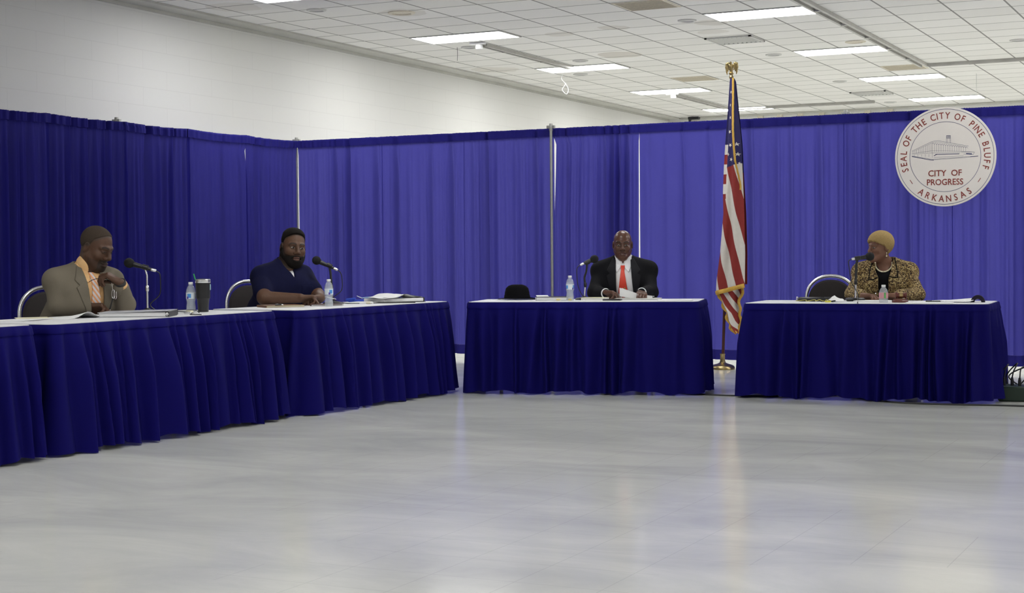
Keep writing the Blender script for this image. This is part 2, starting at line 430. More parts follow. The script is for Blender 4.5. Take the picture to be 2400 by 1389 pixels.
for i, x in enumerate((-9.02, -8.63, -8.22, -7.8, -7.39, -6.92, -6.49)):
    lb = ['leftmost', 'second', 'third', 'middle', 'fifth', 'sixth', 'rightmost'][i]
    t = tag(MB().box((0, 0, 0), (.11, .05, .075), bev=.008).build('wall_clip', M['tan']), lb+' of the seven small tan clips along the far ceiling edge', 'clip', 'tan clips along the far ceiling edge')
    t.location = (x, YB-.03, 3.79)
# exit sign hanging near the far wall
t = thing('exit_sign', 'small exit sign under a dark bracket at the far left corner', 'exit sign', (-10.28, 29.0, 3.6))
MB().box((0, 0, .205), (.22, .12, .055), bev=.01).box((-.085, 0, .10), (.035, .08, .2)).build('bracket', M['black'], t)
MB().box((.02, 0, .085), (.16, .05, .15), bev=.008).build('housing', mat('beige_sign_housing', (.55, .5, .45, 1), .5), t)
def text_mesh(txt, size, align='CENTER', th=.001, bold=0.0):
    cu = bpy.data.curves.new('t', 'FONT'); cu.body = txt; cu.size = size; cu.align_x = align; cu.extrude = th; cu.offset = bold; cu.resolution_u = 3
    ob = bpy.data.objects.new('t', cu); C.objects.link(ob)
    dg = bpy.context.evaluated_depsgraph_get(); dg.update()
    me = ob.evaluated_get(dg).to_mesh()
    v = np.array([q.co[:] for q in me.vertices]).reshape(-1, 3); f = [list(p.vertices) for p in me.polygons]
    ob.evaluated_get(dg).to_mesh_clear(); bpy.data.objects.remove(ob); bpy.data.curves.remove(cu)
    return v, f
v, f = text_mesh('EXIT', .078, bold=.002)
b = MB(); b.add(np.stack([v[:, 0]+.02, np.full(len(v), -.026)-v[:, 2], v[:, 1]+.065], 1), f)
b.build('lettering', emit('red_exit_letters', (.6, .03, .02, 1), .5), t, False)
# ------------------------------------------------------------------ pipe and drape
DT, DB = 2.44, .055
def drape_panel(label, o, d, nrmv, width, seed, amp=.014, nf=5, gl=None, gr=None, lap=.003, sag=0.0):
    """one cloth panel hanging from o along d; nrmv points to the room; gl/gr give the slit width at its edges by height"""
    R_ = random.Random(seed)
    o, d, n = V(*o, 0), V(*d, 0), V(*nrmv, 0)
    t = thing('drape_curtain', label, 'drape', tuple(o), 0, 'blue pipe-and-drape curtains')
    waves = [(R_.uniform(.6, 1.6)*nf, R_.uniform(0, 2*PI), R_.uniform(.3, 1), R_.uniform(-.5, .5)) for _ in range(5)]
    waves += [(R_.uniform(2.2, 3.4)*nf, R_.uniform(0, 2*PI), R_.uniform(.15, .45), R_.uniform(-.3, .3)) for _ in range(4)]
    cen = [(R_.uniform(.05, .95), R_.uniform(.012, .03), R_.uniform(.6, 1.5)) for _ in range(int(nf*.7))]
    def off(s, z):
        h = (DT-z)/(DT-DB)
        a = sum(w_[2]*math.sin(2*PI*w_[0]*(s+.03*w_[3]*h)+w_[1]) for w_ in waves)/2.2
        a = math.copysign(abs(a)**.75, a)
        for c, wd, k in cen: a -= 3.0*k*math.exp(-((s-c-.02*h*(k-1))/wd)**2)
        e = min(1, s*14, (1-s)*14)
        g = (.35+.65*min(1, h*5))*(1+.3*h)
        return amp*a*g*(.4+.6*e)
    S = np.linspace(0, 1, 111)
    def strip(z0, z1, nz, lift=0.0, jag=0.0):
        G = []
        for z in np.linspace(z0, z1, nz):
            row = []
            for s in S:
                a0 = gl(z) if gl else -lap; a1 = width-(gr(z) if gr else -lap)
                u = a0+(a1-a0)*s
                zz = z - sag*4*s*(1-s)*(z > 2)
                if jag and z == z0: zz += jag*math.sin(s*330+seed)*math.sin(s*71)
                row.append(o+d*u+n*(off(s, z)+lift)+V(0, 0, zz))
            G.append(row)
        return G
    MB().grid(strip(2.362, DB+.1, 26)).build('cloth', M['drape'], t, 'all', False)
    b = MB(); b.grid([strip(DT+.006, 2.36, 2, -.028, .003)[0], *strip(DT+.004, 2.36, 5, .016, .003)]); b.grid(strip(DT+.006, 2.36, 4, -.028, .003))
    b.build('header', M['drapeband'], t, 'all', False)
    MB().grid(strip(DB+.1, DB, 3, .002)).build('hem', M['drapeband'], t, 'all', False)
    return t
XD, YD = -10.0, 14.72
def slit(top, wtop, bot, wbot=0.0):
    return lambda z: -.004+(0 if z > top or z < bot else wbot+(wtop-wbot)*(z-bot)/(top-bot))
bx = [-9.985, -8.87, -7.84, -6.77, -5.81, -4.74, -3.70, -2.68, -1.65, -.62]
BL = ['blue drape panel of the far run next to the corner', 'blue drape panel of the far run, second from the corner',
 'blue drape panel of the far run behind the black hat', 'blue drape panel of the far run just right of the bare grey upright',
 'blue drape panel of the far run behind the bald man and the flag', 'blue drape panel of the far run just right of the flag',
 'blue drape panel of the far run left of the round seal', 'blue drape panel of the far run behind the right half of the round seal',
 'blue drape panel of the far run, cut by the right edge of the photo']
for i in range(9):
    gr = {3: slit(2.33, .008, .2, .022), 4: slit(2.37, .03, 2.02, .0)}.get(i)
    gl = {0: slit(2.36, .008, .2, .016), 3: slit(2.3, .03, 1.5, .0), 4: lambda z: .003}.get(i)
    drape_panel(BL[i], (bx[i], YD), (1, 0), (0, -1), bx[i+1]-bx[i], 40+i, amp=[.021, .019, .020, .026, .014, .021, .024, .020, .024][i], nf=[6, 5, 6, 8, 4, 6, 7, 6, 7][i], gl=gl, gr=gr)
for i in range(3):
    drape_panel('blue drape curtain of the far run beyond the right edge of the photo', (-.62+i*1.03, YD), (1, 0), (0, -1), 1.03, 90+i, amp=.017, nf=5)
ly = [14.70, 13.75, 12.75, 11.75, 10.72, 9.70, 8.70]
LL_ = ['blue drape panel of the left run next to the corner', 'blue drape panel of the left run, left of the tapering white slit',
 'blue drape panel of the left run just right of the upright behind the microphone', 'blue drape panel of the left run behind the man in the tan jacket',
 'blue drape panel of the left run behind the left chair', 'blue drape panel of the left run at the left edge of the photo']
for i in range(6):
    gl = {0: slit(2.36, .012, .2, .026), 1: slit(2.35, .05, 1.95, 0)}.get(i)
    gr = {2: slit(2.42, .018, 2.1, .0)}.get(i)
    drape_panel(LL_[i], (XD, ly[i]), (0, -1), (1, 0), ly[i]-ly[i+1], 70+i, amp=[.017, .016, .04, .034, .03, .028][i], nf=[7, 4, 7, 8, 9, 7][i], gl=gl, gr=gr, lap=.022, sag=.012)
def upright(label, x, y, r=.021, col='steel'):
    t = thing('drape_upright', label, 'upright', (x, y, 0), 0, 'pipe-and-drape uprights')
    MB().tube([(0, 0, .01), (0, 0, 2.49)], r, 14).build('pole', M[col], t)
    b = MB(); b.lathe([(.001, 2.492), (r*1.1, 2.49), (r*1.25, 2.47), (r*1.25, 2.42), (r*1.02, 2.41)]); b.box((0, 0, 2.455), (.09, .03, .03))
    b.build('slot_cap', M[col], t)
    MB().box((0, 0, .006), (.30, .30, .012), bev=.004).build('base_plate', M[col], t)
    return t
upright('bare grey steel upright standing in front of the far drapes', -6.775, YD-.06, .016)
upright('grey steel upright left of the round seal', -3.70, YD+.07, .017)
upright('grey steel upright in the corner where the two drape runs meet', -10.055, 14.79, .017)
upright('grey steel upright in the left run above the man in the tan jacket', -10.08, 11.75, .017)
# ------------------------------------------------------------------ skirted tables
TABLE = {}
def table(key, FL, FR, T, depth, what, ends, seed, flare=.15):
    "FL, FR: left and right end of the front top edge as its audience sees it"
    FL, FR = V(*FL, 0), V(*FR, 0); d = nrm(FR-FL); L = np.linalg.norm(FR-FL); bk = V(-d[1], d[0], 0)
    c = (FL+FR)/2+bk*depth/2; rz = math.atan2(d[1], d[0])
    t = thing('folding_table', 'blue-skirted folding table '+what, 'table', (c[0], c[1], 0), rz, 'skirted folding tables')
    MB().box((0, 0, T-.024), (L-.02, depth-.02, .036), bev=.006).build('tabletop', M['grey'], t)
    for sx in (-1, 1):
        for sy in (-1, 1):
            x = sx*(L/2-.25)
            MB().tube([(x, sy*.27, T-.04), (x, sy*.29, .0)], .014, 8).build('leg', M['steel'], t)
        MB().tube([(sx*(L/2-.25), -.28, .3), (sx*(L/2-.25), .28, .3)], .01, 8).build('leg_brace', M['steel'], t)
    # rounded-corner outline (local x along the front, y back)
    rad = .05
    def outline(grow, n=6):
        p = []
        hx, hy = L/2+grow, depth/2+grow; r = rad+grow
        for (cx_, cy_, a0) in ((hx-r, hy-r, 0), (-hx+r, hy-r, PI/2), (-hx+r, -hy+r, PI), (hx-r, -hy+r, 1.5*PI)):
            for k in range(n+1):
                a = a0+PI/2*k/n; p.append((cx_+r*math.cos(a), cy_+r*math.sin(a)))
        return p
    cv = thing('table_cover', 'white plastic cover on the table '+what, 'table cover', (c[0], c[1], 0), rz, 'white table covers')
    po = outline(.004)
    MB().prism(po, (0, 0, T-.003), (1, 0, 0), (0, 1, 0), .004).build('top_sheet', M['white'], cv, False)
    b = MB(); k = len(po)
    G = [[(x*(1+s_), y*(1+s_), z) for x, y in po+po[:1]] for s_, z in ((.0005, T), (.0012, T-.006), (.0012, T-.010))]
    b.grid(G); b.build('folded_edge', M['white'], cv)
    # skirt: front and both ends
    sk = thing('table_skirt', 'pleated royal blue skirt around the table '+what, 'table skirt', (c[0], c[1], 0), rz, 'blue table skirts')
    R_ = random.Random(seed)
    hx, hy = L/2+.008, depth/2+.008; r = .06
    path = [(-hx, hy)]+[(-hx, y) for y in np.linspace(hy, -hy+r, 30)[1:]]
    path += [(-hx+r-r*math.cos(a), -hy+r-r*math.sin(a)) for a in np.linspace(0, PI/2, 9)[1:]]
    path += [(x, -hy) for x in np.linspace(-hx+r, hx-r, 260)[1:]]
    path += [(hx-r+r*math.sin(a), -hy+r-r*math.cos(a)) for a in np.linspace(0, PI/2, 9)[1:]]
    path += [(hx, y) for y in np.linspace(-hy+r, hy, 30)[1:]]
    P = np.array(path); Tn = np.gradient(P, axis=0); Tn /= np.linalg.norm(Tn, axis=1)[:, None]; Nn = np.stack([Tn[:, 1], -Tn[:, 0]], 1)
    for _ in range(6): Nn[1:-1] = (Nn[:-2]+Nn[1:-1]*2+Nn[2:])/4
    arc = np.concatenate([[0], np.cumsum(np.linalg.norm(np.diff(P, axis=0), axis=1))])
    # pleats: asymmetric, uneven folds
    edges = [0]
    while edges[-1] < arc[-1]: edges.append(edges[-1]+R_.choice((.05, .07, .1, .14, .19)))
    edges = np.array(edges); dep = [R_.uniform(.4, 1.25) for _ in edges]; ph = [R_.uniform(.25, .75) for _ in edges]; dr = [R_.uniform(-.03, .03) for _ in edges]
    def fold(a, h):
        a2 = a
        i = np.clip(np.searchsorted(edges, a2, 'right')-1, 0, len(edges)-2)
        q = (a2-edges[i])/(edges[i+1]-edges[i])
        p_ = np.clip(np.array(ph)[i]+np.array(dr)[i]*6*h, .15, .85)
        tri = np.where(q < p_, q/p_, (1-q)/(1-p_))
        return (np.sin(tri*PI-PI/2)*.5+.5)*np.array(dep)[i]
    endw = np.abs(Nn[:, 0])
    end = np.clip(1-np.abs(np.abs(P[:, 0])-hx)/.35, 0, 1)*.4+.6
    def ring(z, base, zj=0):
        h = (T-z)/T
        warp = arc+.012*np.sin(arc*9+seed)*h+.01*np.sin(arc*23+3*h)
        fl = base+flare*(h**.75)*.62*(1-.45*endw)
        a_ = .006+.074*min(1, max(0, (h-.04)*2.6))**.7
        o_ = fl+a_*(fold(warp, h)-.35)*1.0
        if zj: zz = z+.011*np.sin(arc*11+seed)+.006*np.sin(arc*31)+.008
        else: zz = np.full(len(arc), z)
        return np.stack([P[:, 0]+Nn[:, 0]*o_, P[:, 1]+Nn[:, 1]*o_, zz], 1)
    zs = list(np.linspace(T-.05, .08, 20))
    G = [ring(z, .006) for z in zs]+[ring(.045, .006), ring(.012, .006, 1)]
    MB().grid(G).build('pleated_cloth', M['skirt'], sk, 'all')
    MB().grid([ring(T-.002, .004), ring(T-.012, .010), ring(T-.044, .012), ring(T-.054, .010)]).build('clip_band', M['skirt'], sk, 'all')
    TABLE[key] = dict(T=T, c=c, d=d, bk=bk, L=L)
table('E', (-6.22, 4.6), (-6.2, 6.50), .750, .80, 'at the left edge of the photo', 1, 5)
table('L', (-6.2, 6.66), (-6.2, 8.82), .745, .80, 'of the man in the tan jacket', 1, 1)
table('A', (-6.13, 9.02), (-6.07, 11.10), .742, .78, 'of the man in the navy scrub top', 1, 2)
table('B', (-5.86, 11.05), (-4.07, 11.52), .739, .76, 'of the man with the red tie', 1, 3, .13)
table('C', (-3.67, 11.50), (-1.87, 11.60), .729, .76, 'of the woman in the gold jacket', 1, 4, .13)
# ------------------------------------------------------------------ signed-distance modelling for bodies and clothes
def smin(a, b, k):
    if k <= 0: return np.minimum(a, b)
    h = np.maximum(k-np.abs(a-b), 0)/k
    return np.minimum(a, b)-h*h*k*.25
def smax(a, b, k): return -smin(-a, -b, k)
class SDF:
    def __init__(s): s.p = []
    def rc(s, a, b, ra, rb=None, k=.02, op='u'):
        a, b = V(a).astype(np.float32), V(b).astype(np.float32); rb = ra if rb is None else rb
        ba = b-a; L2 = max(float(ba@ba), 1e-12)
        def f(P):
            q = P-a; t = np.clip((q@ba)/L2, 0, 1)
            return np.sqrt(((q-t[:, None]*ba)**2).sum(1))-(ra+(rb-ra)*t)
        s.p.append((f, k, op, (a+b)/2, math.sqrt(L2)/2+max(ra, rb))); return s
    def sp(s, c, r, k=.02, op='u'): return s.rc(c, V(c)+V(0, 0, 1e-5), r, r, k, op)
    def el(s, c, r, R=None, k=.02, op='u'):
        c = V(c).astype(np.float32); r = V(r).astype(np.float32); R = np.eye(3, dtype=np.float32) if R is None else np.asarray(R, np.float32)
        def f(P):
            q = (P-c)@R
            k0 = np.sqrt(((q/r)**2).sum(1)); k1 = np.sqrt(((q/(r*r))**2).sum(1))+1e-9
            return np.where(k0 < 1e-3, -r.min(), k0*(k0-1)/k1)
        s.p.append((f, k, op, c, float(r.max()))); return s
    def cyl(s, a, b, r, k=0, op='u'):
        a, b = V(a).astype(np.float32), V(b).astype(np.float32); ba = b-a; L = float(np.linalg.norm(ba)); ax = ba/L
        def f(P):
            q = P-a; h = q@ax; d = np.sqrt(np.maximum(((q-h[:, None]*ax)**2).sum(1), 1e-12))-r
            e = np.abs(h-L/2)-L/2
            return np.minimum(np.maximum(d, e), 0)+np.sqrt(np.maximum(d, 0)**2+np.maximum(e, 0)**2)-.003
        s.p.append((f, k, op, (a+b)/2, L/2+r)); return s
    def sub(s, lo, hi, m=.12):
        "only the pieces that matter inside a box"
        n = SDF(); c = (V(lo)+V(hi))/2; h = (V(hi)-V(lo))/2
        for p in s.p:
            d = np.maximum(np.abs(p[3]-c)-h, 0)
            if np.linalg.norm(d) < p[4]+m: n.p.append(p)
        return n
    def __call__(s, P):
        d = np.full(len(P), 9., np.float32)
        for f, k, op, c, r in s.p:
            e = f(P).astype(np.float32)
            d = smin(d, e, k) if op == 'u' else smax(d, -e, k)
        return d
def sdpoly(poly, u, v):
    P = np.asarray(poly, np.float32); n = len(P)
    d = np.full(len(u), 1e9, np.float32); s_ = np.ones(len(u), np.float32)
    for i in range(n):
        a, b = P[i], P[i-1]; e = b-a; wx_, wy_ = u-a[0], v-a[1]
        t = np.clip((wx_*e[0]+wy_*e[1])/(e@e+1e-12), 0, 1)
        d = np.minimum(d, (wx_-e[0]*t)**2+(wy_-e[1]*t)**2)
        c1 = v >= a[1]; c2 = v < b[1]; c3 = e[0]*wy_ > e[1]*wx_
        flip = (c1 & c2 & c3) | (~c1 & ~c2 & ~c3); s_ = np.where(flip, -s_, s_)
    return s_*np.sqrt(d)
def nets(f, lo, hi, vs):
    "sparse surface nets of f<0 in a box"
    B = 8; lo, hi = V(lo), V(hi); nb = np.ceil((hi-lo)/(B*vs)).astype(int)
    I = np.stack(np.meshgrid(*[np.arange(k) for k in nb], indexing='ij'), -1).reshape(-1, 3)
    ctr = (lo+(I+.5)*B*vs).astype(np.float32)
    d = f(ctr); I = I[np.abs(d) < B*vs*1.15+.012]
    g = np.arange(B+1); L = np.stack(np.meshgrid(g, g, g, indexing='ij'), -1)
    D = np.empty((len(I), B+1, B+1, B+1), np.float32)
    for a in range(0, len(I), 900):
        J = I[a:a+900]; P = (lo+(J[:, None, None, None, :]*B+L)*vs).astype(np.float32)
        D[a:a+900] = f(P.reshape(-1, 3)).reshape(len(J), B+1, B+1, B+1)
    S = D < 0
    off = [(x, y, z) for x in (0, 1) for y in (0, 1) for z in (0, 1)]
    cnt = sum(S[:, x:x+B, y:y+B, z:z+B].astype(np.int8) for x, y, z in off)
    m = np.argwhere((cnt > 0) & (cnt < 8))
    cv = np.stack([D[m[:, 0], m[:, 1]+x, m[:, 2]+y, m[:, 3]+z] for x, y, z in off], 1)
    acc = np.zeros((len(m), 3)); num = np.zeros(len(m)); offs = np.array(off, float)
    for i in range(8):
        for j in range(i+1, 8):
            if np.abs(offs[i]-offs[j]).sum() != 1: continue
            a, b = cv[:, i], cv[:, j]; x = (a < 0) != (b < 0)
            t = np.where(x, a/np.where(x, a-b, 1), 0)
            acc += np.where(x[:, None], offs[i]+(offs[j]-offs[i])*t[:, None], 0); num += x
    cell = I[m[:, 0]]*B+m[:, 1:]
    vert = lo+(cell+acc/num[:, None])*vs
    NN = nb*B+2
    cid = (cell[:, 0]*NN[1]+cell[:, 1])*NN[2]+cell[:, 2]
    o = np.argsort(cid); cid = cid[o]; vert = vert[o]
    quads = []
    for ax in range(3):
        sl0 = [slice(0, B)]*3; sl1 = list(sl0); sl1[ax] = slice(1, B+1)
        a, b = S[(slice(None), *sl0)], S[(slice(None), *sl1)]
        e = np.argwhere(a != b); pos = a[e[:, 0], e[:, 1], e[:, 2], e[:, 3]]
        c = I[e[:, 0]]*B+e[:, 1:]
        u, v_ = [(1, 2), (2, 0), (0, 1)][ax]
        du = np.zeros(3, int); du[u] = 1; dv = np.zeros(3, int); dv[v_] = 1
        q = []; ok = np.ones(len(c), bool)
        for w_ in (-du-dv, -dv, 0*du, -du):
            cc = c+w_; k = (cc[:, 0]*NN[1]+cc[:, 1])*NN[2]+cc[:, 2]
            p = np.clip(np.searchsorted(cid, k), 0, len(cid)-1)
            ok &= (cid[p] == k) & (cc >= 0).all(1); q.append(p)
        q = np.stack(q, 1); q[~pos] = q[~pos][:, ::-1]
        quads.append(q[ok])
    return vert, np.concatenate(quads)
def blob(name, f, lo, hi, vs, mats, parent=None, color=None, relax=1):
    regs = f if isinstance(f, list) else [(f, lo, hi, vs)]
    VV, QQ, off = [], [], 0
    for (g, a, b, s_) in regs:
        v, q = nets(g, a, b, s_)
        VV.append(v); QQ.append(q+off); off += len(v)
    v = np.concatenate(VV); q = np.concatenate(QQ)
    for _ in range(relax):
        acc = np.zeros_like(v); n = np.zeros(len(v))
        for i in range(4):
            np.add.at(acc, q[:, i], v[q[:, (i+1) % 4]]+v[q[:, i-1]]); np.add.at(n, q[:, i], 2)
        k = n > 0; v[k] = v[k]*.5+.5*acc[k]/n[k][:, None]
    me = bpy.data.meshes.new(name)
    off_ = V(parent.location) if parent is not None else V(0, 0, 0)
    if parent is not None and parent.parent is not None: off_ = off_+V(parent.parent.location)
    me.vertices.add(len(v)); me.vertices.foreach_set('co', (v-off_).astype(np.float32).ravel())
    me.loops.add(len(q)*4); me.loops.foreach_set('vertex_index', q.astype(np.int32).ravel())
    me.polygons.add(len(q)); me.polygons.foreach_set('loop_start', np.arange(0, len(q)*4, 4, dtype=np.int32))
    try: me.polygons.foreach_set('loop_total', np.full(len(q), 4, np.int32))
    except Exception: pass
    me.update(calc_edges=True); me.validate()
    me.polygons.foreach_set('use_smooth', np.ones(len(me.polygons), bool))
    if color is not None:
        at = me.color_attributes.new('Col', 'FLOAT_COLOR', 'POINT')
        at.data.foreach_set('color', np.concatenate([color(v), np.ones((len(v), 1))], 1).astype(np.float32).ravel())
    for m in (mats if isinstance(mats, (list, tuple)) else [mats]): me.materials.append(m)
    o = bpy.data.objects.new(name, me); C.objects.link(o)
    if parent is not None: o.parent = parent
    return o
def skin_mat(name, rough=.52):
    m, k, b = material(name)
    a = k.new('ShaderNodeAttribute', attribute_name='Col'); tc = k.new('ShaderNodeTexCoord')
    nz = k.new('ShaderNodeTexNoise'); nz.inputs['Scale'].default_value = 60; k.link(tc.outputs['Object'], nz.inputs['Vector'])
    mx = k.new('ShaderNodeMix'); mx.data_type = 'RGBA'; mx.blend_type = 'MULTIPLY'; mx.inputs[0].default_value = .35
    k.link(a.outputs['Color'], mx.inputs[6]); k.link(nz.outputs['Fac'], mx.inputs[7])
    k.link(mx.outputs[2], b.inputs['Base Color']); b.inputs['Roughness'].default_value = rough
    b.inputs['Specular IOR Level'].default_value = .38
    b.inputs['Subsurface Weight'].default_value = 0
    return m
_wr = random.Random(3)
_WV = [(np.array([_wr.uniform(-1, 1) for _ in range(3)], np.float32), _wr.uniform(0, 6.3)) for _ in range(7)]
def wrinkle(P, f, amp):
    s_ = np.zeros(len(P), np.float32)
    for i, (d, p) in enumerate(_WV): s_ += np.sin(P@d*f*(1+.25*i)+p+1.5*np.sin(P@_WV[i-1][0]*f*.6))/(1+.25*i)
    return s_*amp/3
# ------------------------------------------------------------------ people
Z = V(0, 0, 1)
def frame(az, pitch=0, roll=0):
    a, p, q = map(math.radians, (az, pitch, roll))
    f = V(math.cos(a)*math.cos(p), math.sin(a)*math.cos(p), math.sin(p)); r = nrm(np.cross(f, Z)); u = np.cross(r, f)
    r, u = r*math.cos(q)+u*math.sin(q), u*math.cos(q)-r*math.sin(q)
    return np.stack([r, f, u], 1)          # columns: person's right, forward, up
def add_head(S, H, R, s, sp):
    T = lambda x, y, z: H+R@(V(x, y, z)*s)
    E = lambda c, r, k=.012, op='u': S.el(T(*c), V(*r)*s, R, k*s, op)
    jw = sp.get('jaw', 1.0)
    E((0, -.014, .036), (.075, .096, .084)); E((0, .026, -.03), (.062*jw, .062, .088), .03)
    for x in (-1, 1):
        S.rc(T(x*.054*jw, .0, -.05), T(x*.022*jw, .060, -.100), .021*s, .018*s, .03*s)
        E((x*.042, .058, -.026), (.024, .022, .022), .02)
        S.rc(T(x*.012, .084, .024), T(x*.046, .068, .022), .012*s, .010*s, .014*s)
        S.sp(T(x*.031, .096, .001), .0135*s, .010*s, 's')
        S.el(T(x*.031, .074, .001), V(.0145, .0135, .0115)*s, R, .002*s)
        S.rc(T(x*.018, .084, .0080), T(x*.044, .074, .0066), .0045*s, .0036*s, .004*s)
        S.rc(T(x*.019, .082, -.0075), T(x*.043, .073, -.0065), .003*s, .0025*s, .004*s)
        S.sp(T(x*.0155, .096, -.035), .0100*s, .008*s)
        S.el(T(x*.079, -.012, -.004), V(.008, .019, .031)*s, R@np.array([[1, 0, 0], [0, .97, .24], [0, -.24, .97]]), .008*s)
        S.el(T(x*.086, -.008, .0), V(.005, .010, .018)*s, R, .004*s, 's')
    S.rc(T(0, .088, .012), T(0, .108, -.027), .0085*s, .0135*s, .012*s)
    S.el(T(0, .088, -.064), V(.027, .014, .0068)*s, R, .006*s); S.el(T(0, .086, -.0765), V(.022, .014, .008)*s, R, .006*s)
    S.el(T(0, .104, -.0698), V(.025, .010, .0022)*s, R, .003*s, 's')
    S.sp(T(0, .068, -.100), .026*s, .025*s)
    S.rc(T(0, -.022, -.045), sp['N']-Z*.03, .056*s*sp.get('neck', 1), .060*s*sp.get('neck', 1), .03*s)
def add_hand(S, W, hd, th, side, curl, sc=1., spread=.06, thumb=(.6, .65, .35, .8, .1, .5)):
    hd = nrm(hd); th = nrm(V(th)-hd*(V(th)@hd)); pn = -side*np.cross(hd, th)
    W = V(W); tips = []
    ko = (.030, .0105, -.0105, -.030); ky = (.090, .095, .090, .081)
    for i in range(4):
        K = W+(hd*ky[i]+th*ko[i])*sc
        S.rc(W+th*ko[i]*.62*sc+hd*.006, K, .0175*sc, .0125*sc, .012)
        L = ((.043, .026, .022), (.048, .030, .024), (.045, .028, .023), (.035, .021, .020))[i]
        c = curl[i]; a = 0; p = K
        base = nrm(hd+th*spread*(1.5-i)*.8)
        for j in range(3):
            a += math.radians(c[j]); d = base*math.cos(a)+pn*math.sin(a)
            r0 = (.0100, .0090, .0082)[j]*sc*(.92 if i == 3 else 1); r1 = (.0090, .0082, .0070)[j]*sc*(.92 if i == 3 else 1)
            S.rc(p, p+d*L[j]*sc, r0, r1, .004 if j else .007); p = p+d*L[j]*sc
        tips.append(p)
    a1, b1, c1, a2, b2, c2 = thumb
    p0 = W+(hd*.022+th*.022+pn*.006)*sc; d1 = nrm(hd*a1+th*b1+pn*c1); d2 = nrm(hd*a2+th*b2+pn*c2)
    p1 = p0+d1*.046*sc; p2 = p1+d2*.032*sc; p3 = p2+nrm(d2+pn*.25)*.024*sc
    S.rc(p0, p1, .0165*sc, .0125*sc, .012); S.rc(p1, p2, .0118*sc, .0105*sc, .004); S.rc(p2, p3, .0105*sc, .0085*sc, .004)
    return tips, p3, pn
CURL = [(28, 38, 25), (32, 42, 28), (36, 46, 30), (40, 48, 30)]
def torso(S, sp, g):
    N_, f, r = sp['N'], sp['f'], sp['r']; b = sp.get('bulk', 1.); pz = V(*sp['P'], .57)
    ch = N_-Z*.20+f*.015
    for s_ in (-1, 1):
        S.rc(pz+r*s_*.075*b, ch+r*s_*.085*b, .118*b+g, .112*b+g, .05)
        S.rc(N_+Z*.030-f*.012, sp['SR' if s_ > 0 else 'SL']-Z*.018, .047+g*.7, .046+g, .04)
    S.rc(sp['SR']-Z*.02, sp['SL']-Z*.02, .052+g, None, .05)
    S.el(N_-Z*.15+f*.035, V(.165*b+g, .105*b+g, .13+g), np.stack([r, f, Z], 1), .05)
    if sp.get('belly'): S.sp(pz*.55+ch*.45+f*.06*b, sp['belly']+g, .08)
def people_frame(sp):
    sp['R'] = frame(sp['az']); sp['r'], sp['f'] = sp['R'][:, 0], sp['R'][:, 1]
    for k in ('N', 'SR', 'SL', 'ER', 'EL', 'WR', 'WL', 'H'): sp[k] = V(*sp[k])
    sp['HR'] = frame(*sp['face'])
def uv(sp, P):
    q = P-sp['N'].astype(np.float32); return q@sp['r'].astype(np.float32), q@Z.astype(np.float32), q@sp['f'].astype(np.float32)
def surf(f, sp, u, v, lift=0.0, start=.5):
    "front surface point of f at chest coordinates (u, v)"
    p = sp['N']+sp['r']*u+Z*v+sp['f']*start
    for _ in range(60):
        d = float(f(p[None].astype(np.float32))[0]); p = p-sp['f']*max(d, .0004)*.9
        if d < .0006: break
    return p+sp['f']*lift
def arms(S, sp, rs, g=0., upto=1.0, sides=('R', 'L')):
    for k in sides:
        s_, e, w_ = sp['S'+k], sp['E'+k], sp['W'+k]
        S.rc(s_-Z*.03, e, rs[0]+g, rs[1]+g, .03)
        S.rc(e, e+(w_-e)*upto, rs[1]+g, rs[1]+(rs[2]-rs[1])*upto+g, .03)
def person(label, sp, skin, colors, base_mat):
    people_frame(sp)
    S = SDF(); add_head(S, sp['H'], sp['HR'], sp['hs'], sp); torso(S, sp, -.014)
    arms(S, sp, sp.get('arm', (.050, .042, .029)))
    for k, side in (('R', 1), ('L', -1)):
        h = sp['hand'+k]; sp['tips'+k], sp['thumb'+k], sp['pn'+k] = add_hand(S, sp['W'+k], h['d'], h['t'], side, h.get('curl', CURL), h.get('sc', 1.05), thumb=h.get('thumb', (.6, .65, .35, .8, .1, .5)))
    P, f, r = sp['P'], sp['f'], sp['r']
    for s_ in (-1, 1):
        hip = V(*P, .55)+r*s_*.095; kn = hip+f*.42+r*s_*.05+Z*(-.03); an = kn-Z*.42-f*.05; an[2] = .075
        sp['leg%d' % s_] = (hip, kn, an)
        S.rc(hip, kn, .082, .055, .04); S.rc(kn, an, .054, .036, .03); S.rc(an-Z*.02, an+f*.15-Z*.045, .034, .026, .03)
    lo = V(P[0]-.9, P[1]-.9, 0.0); hi = V(P[0]+.9, P[1]+.9, 1.5)
    zc, zm = sp['N'][2]-.10, .70
    boxes = []
    for a, b_, vs in ((zc, 1.5, .0027), (zm, zc+.004, .0038), (0.0, zm+.008, .011)):
        l, h_ = V(lo[0], lo[1], a), V(hi[0], hi[1], b_)
        boxes.append((S.sub(l, h_), l, h_, vs))
    root_loc = V(P[0], P[1], 0)
    anchor = bpy.data.objects.new('tmp', None); anchor.location = root_loc
    o = blob('person', boxes, None, None, None, base_mat, anchor, color=lambda v: colors(v, sp))
    o.parent = None; o.location = root_loc; bpy.data.objects.remove(anchor)
    tag(o, label, 'person'); sp['o'] = o; sp['S'] = S
    return o
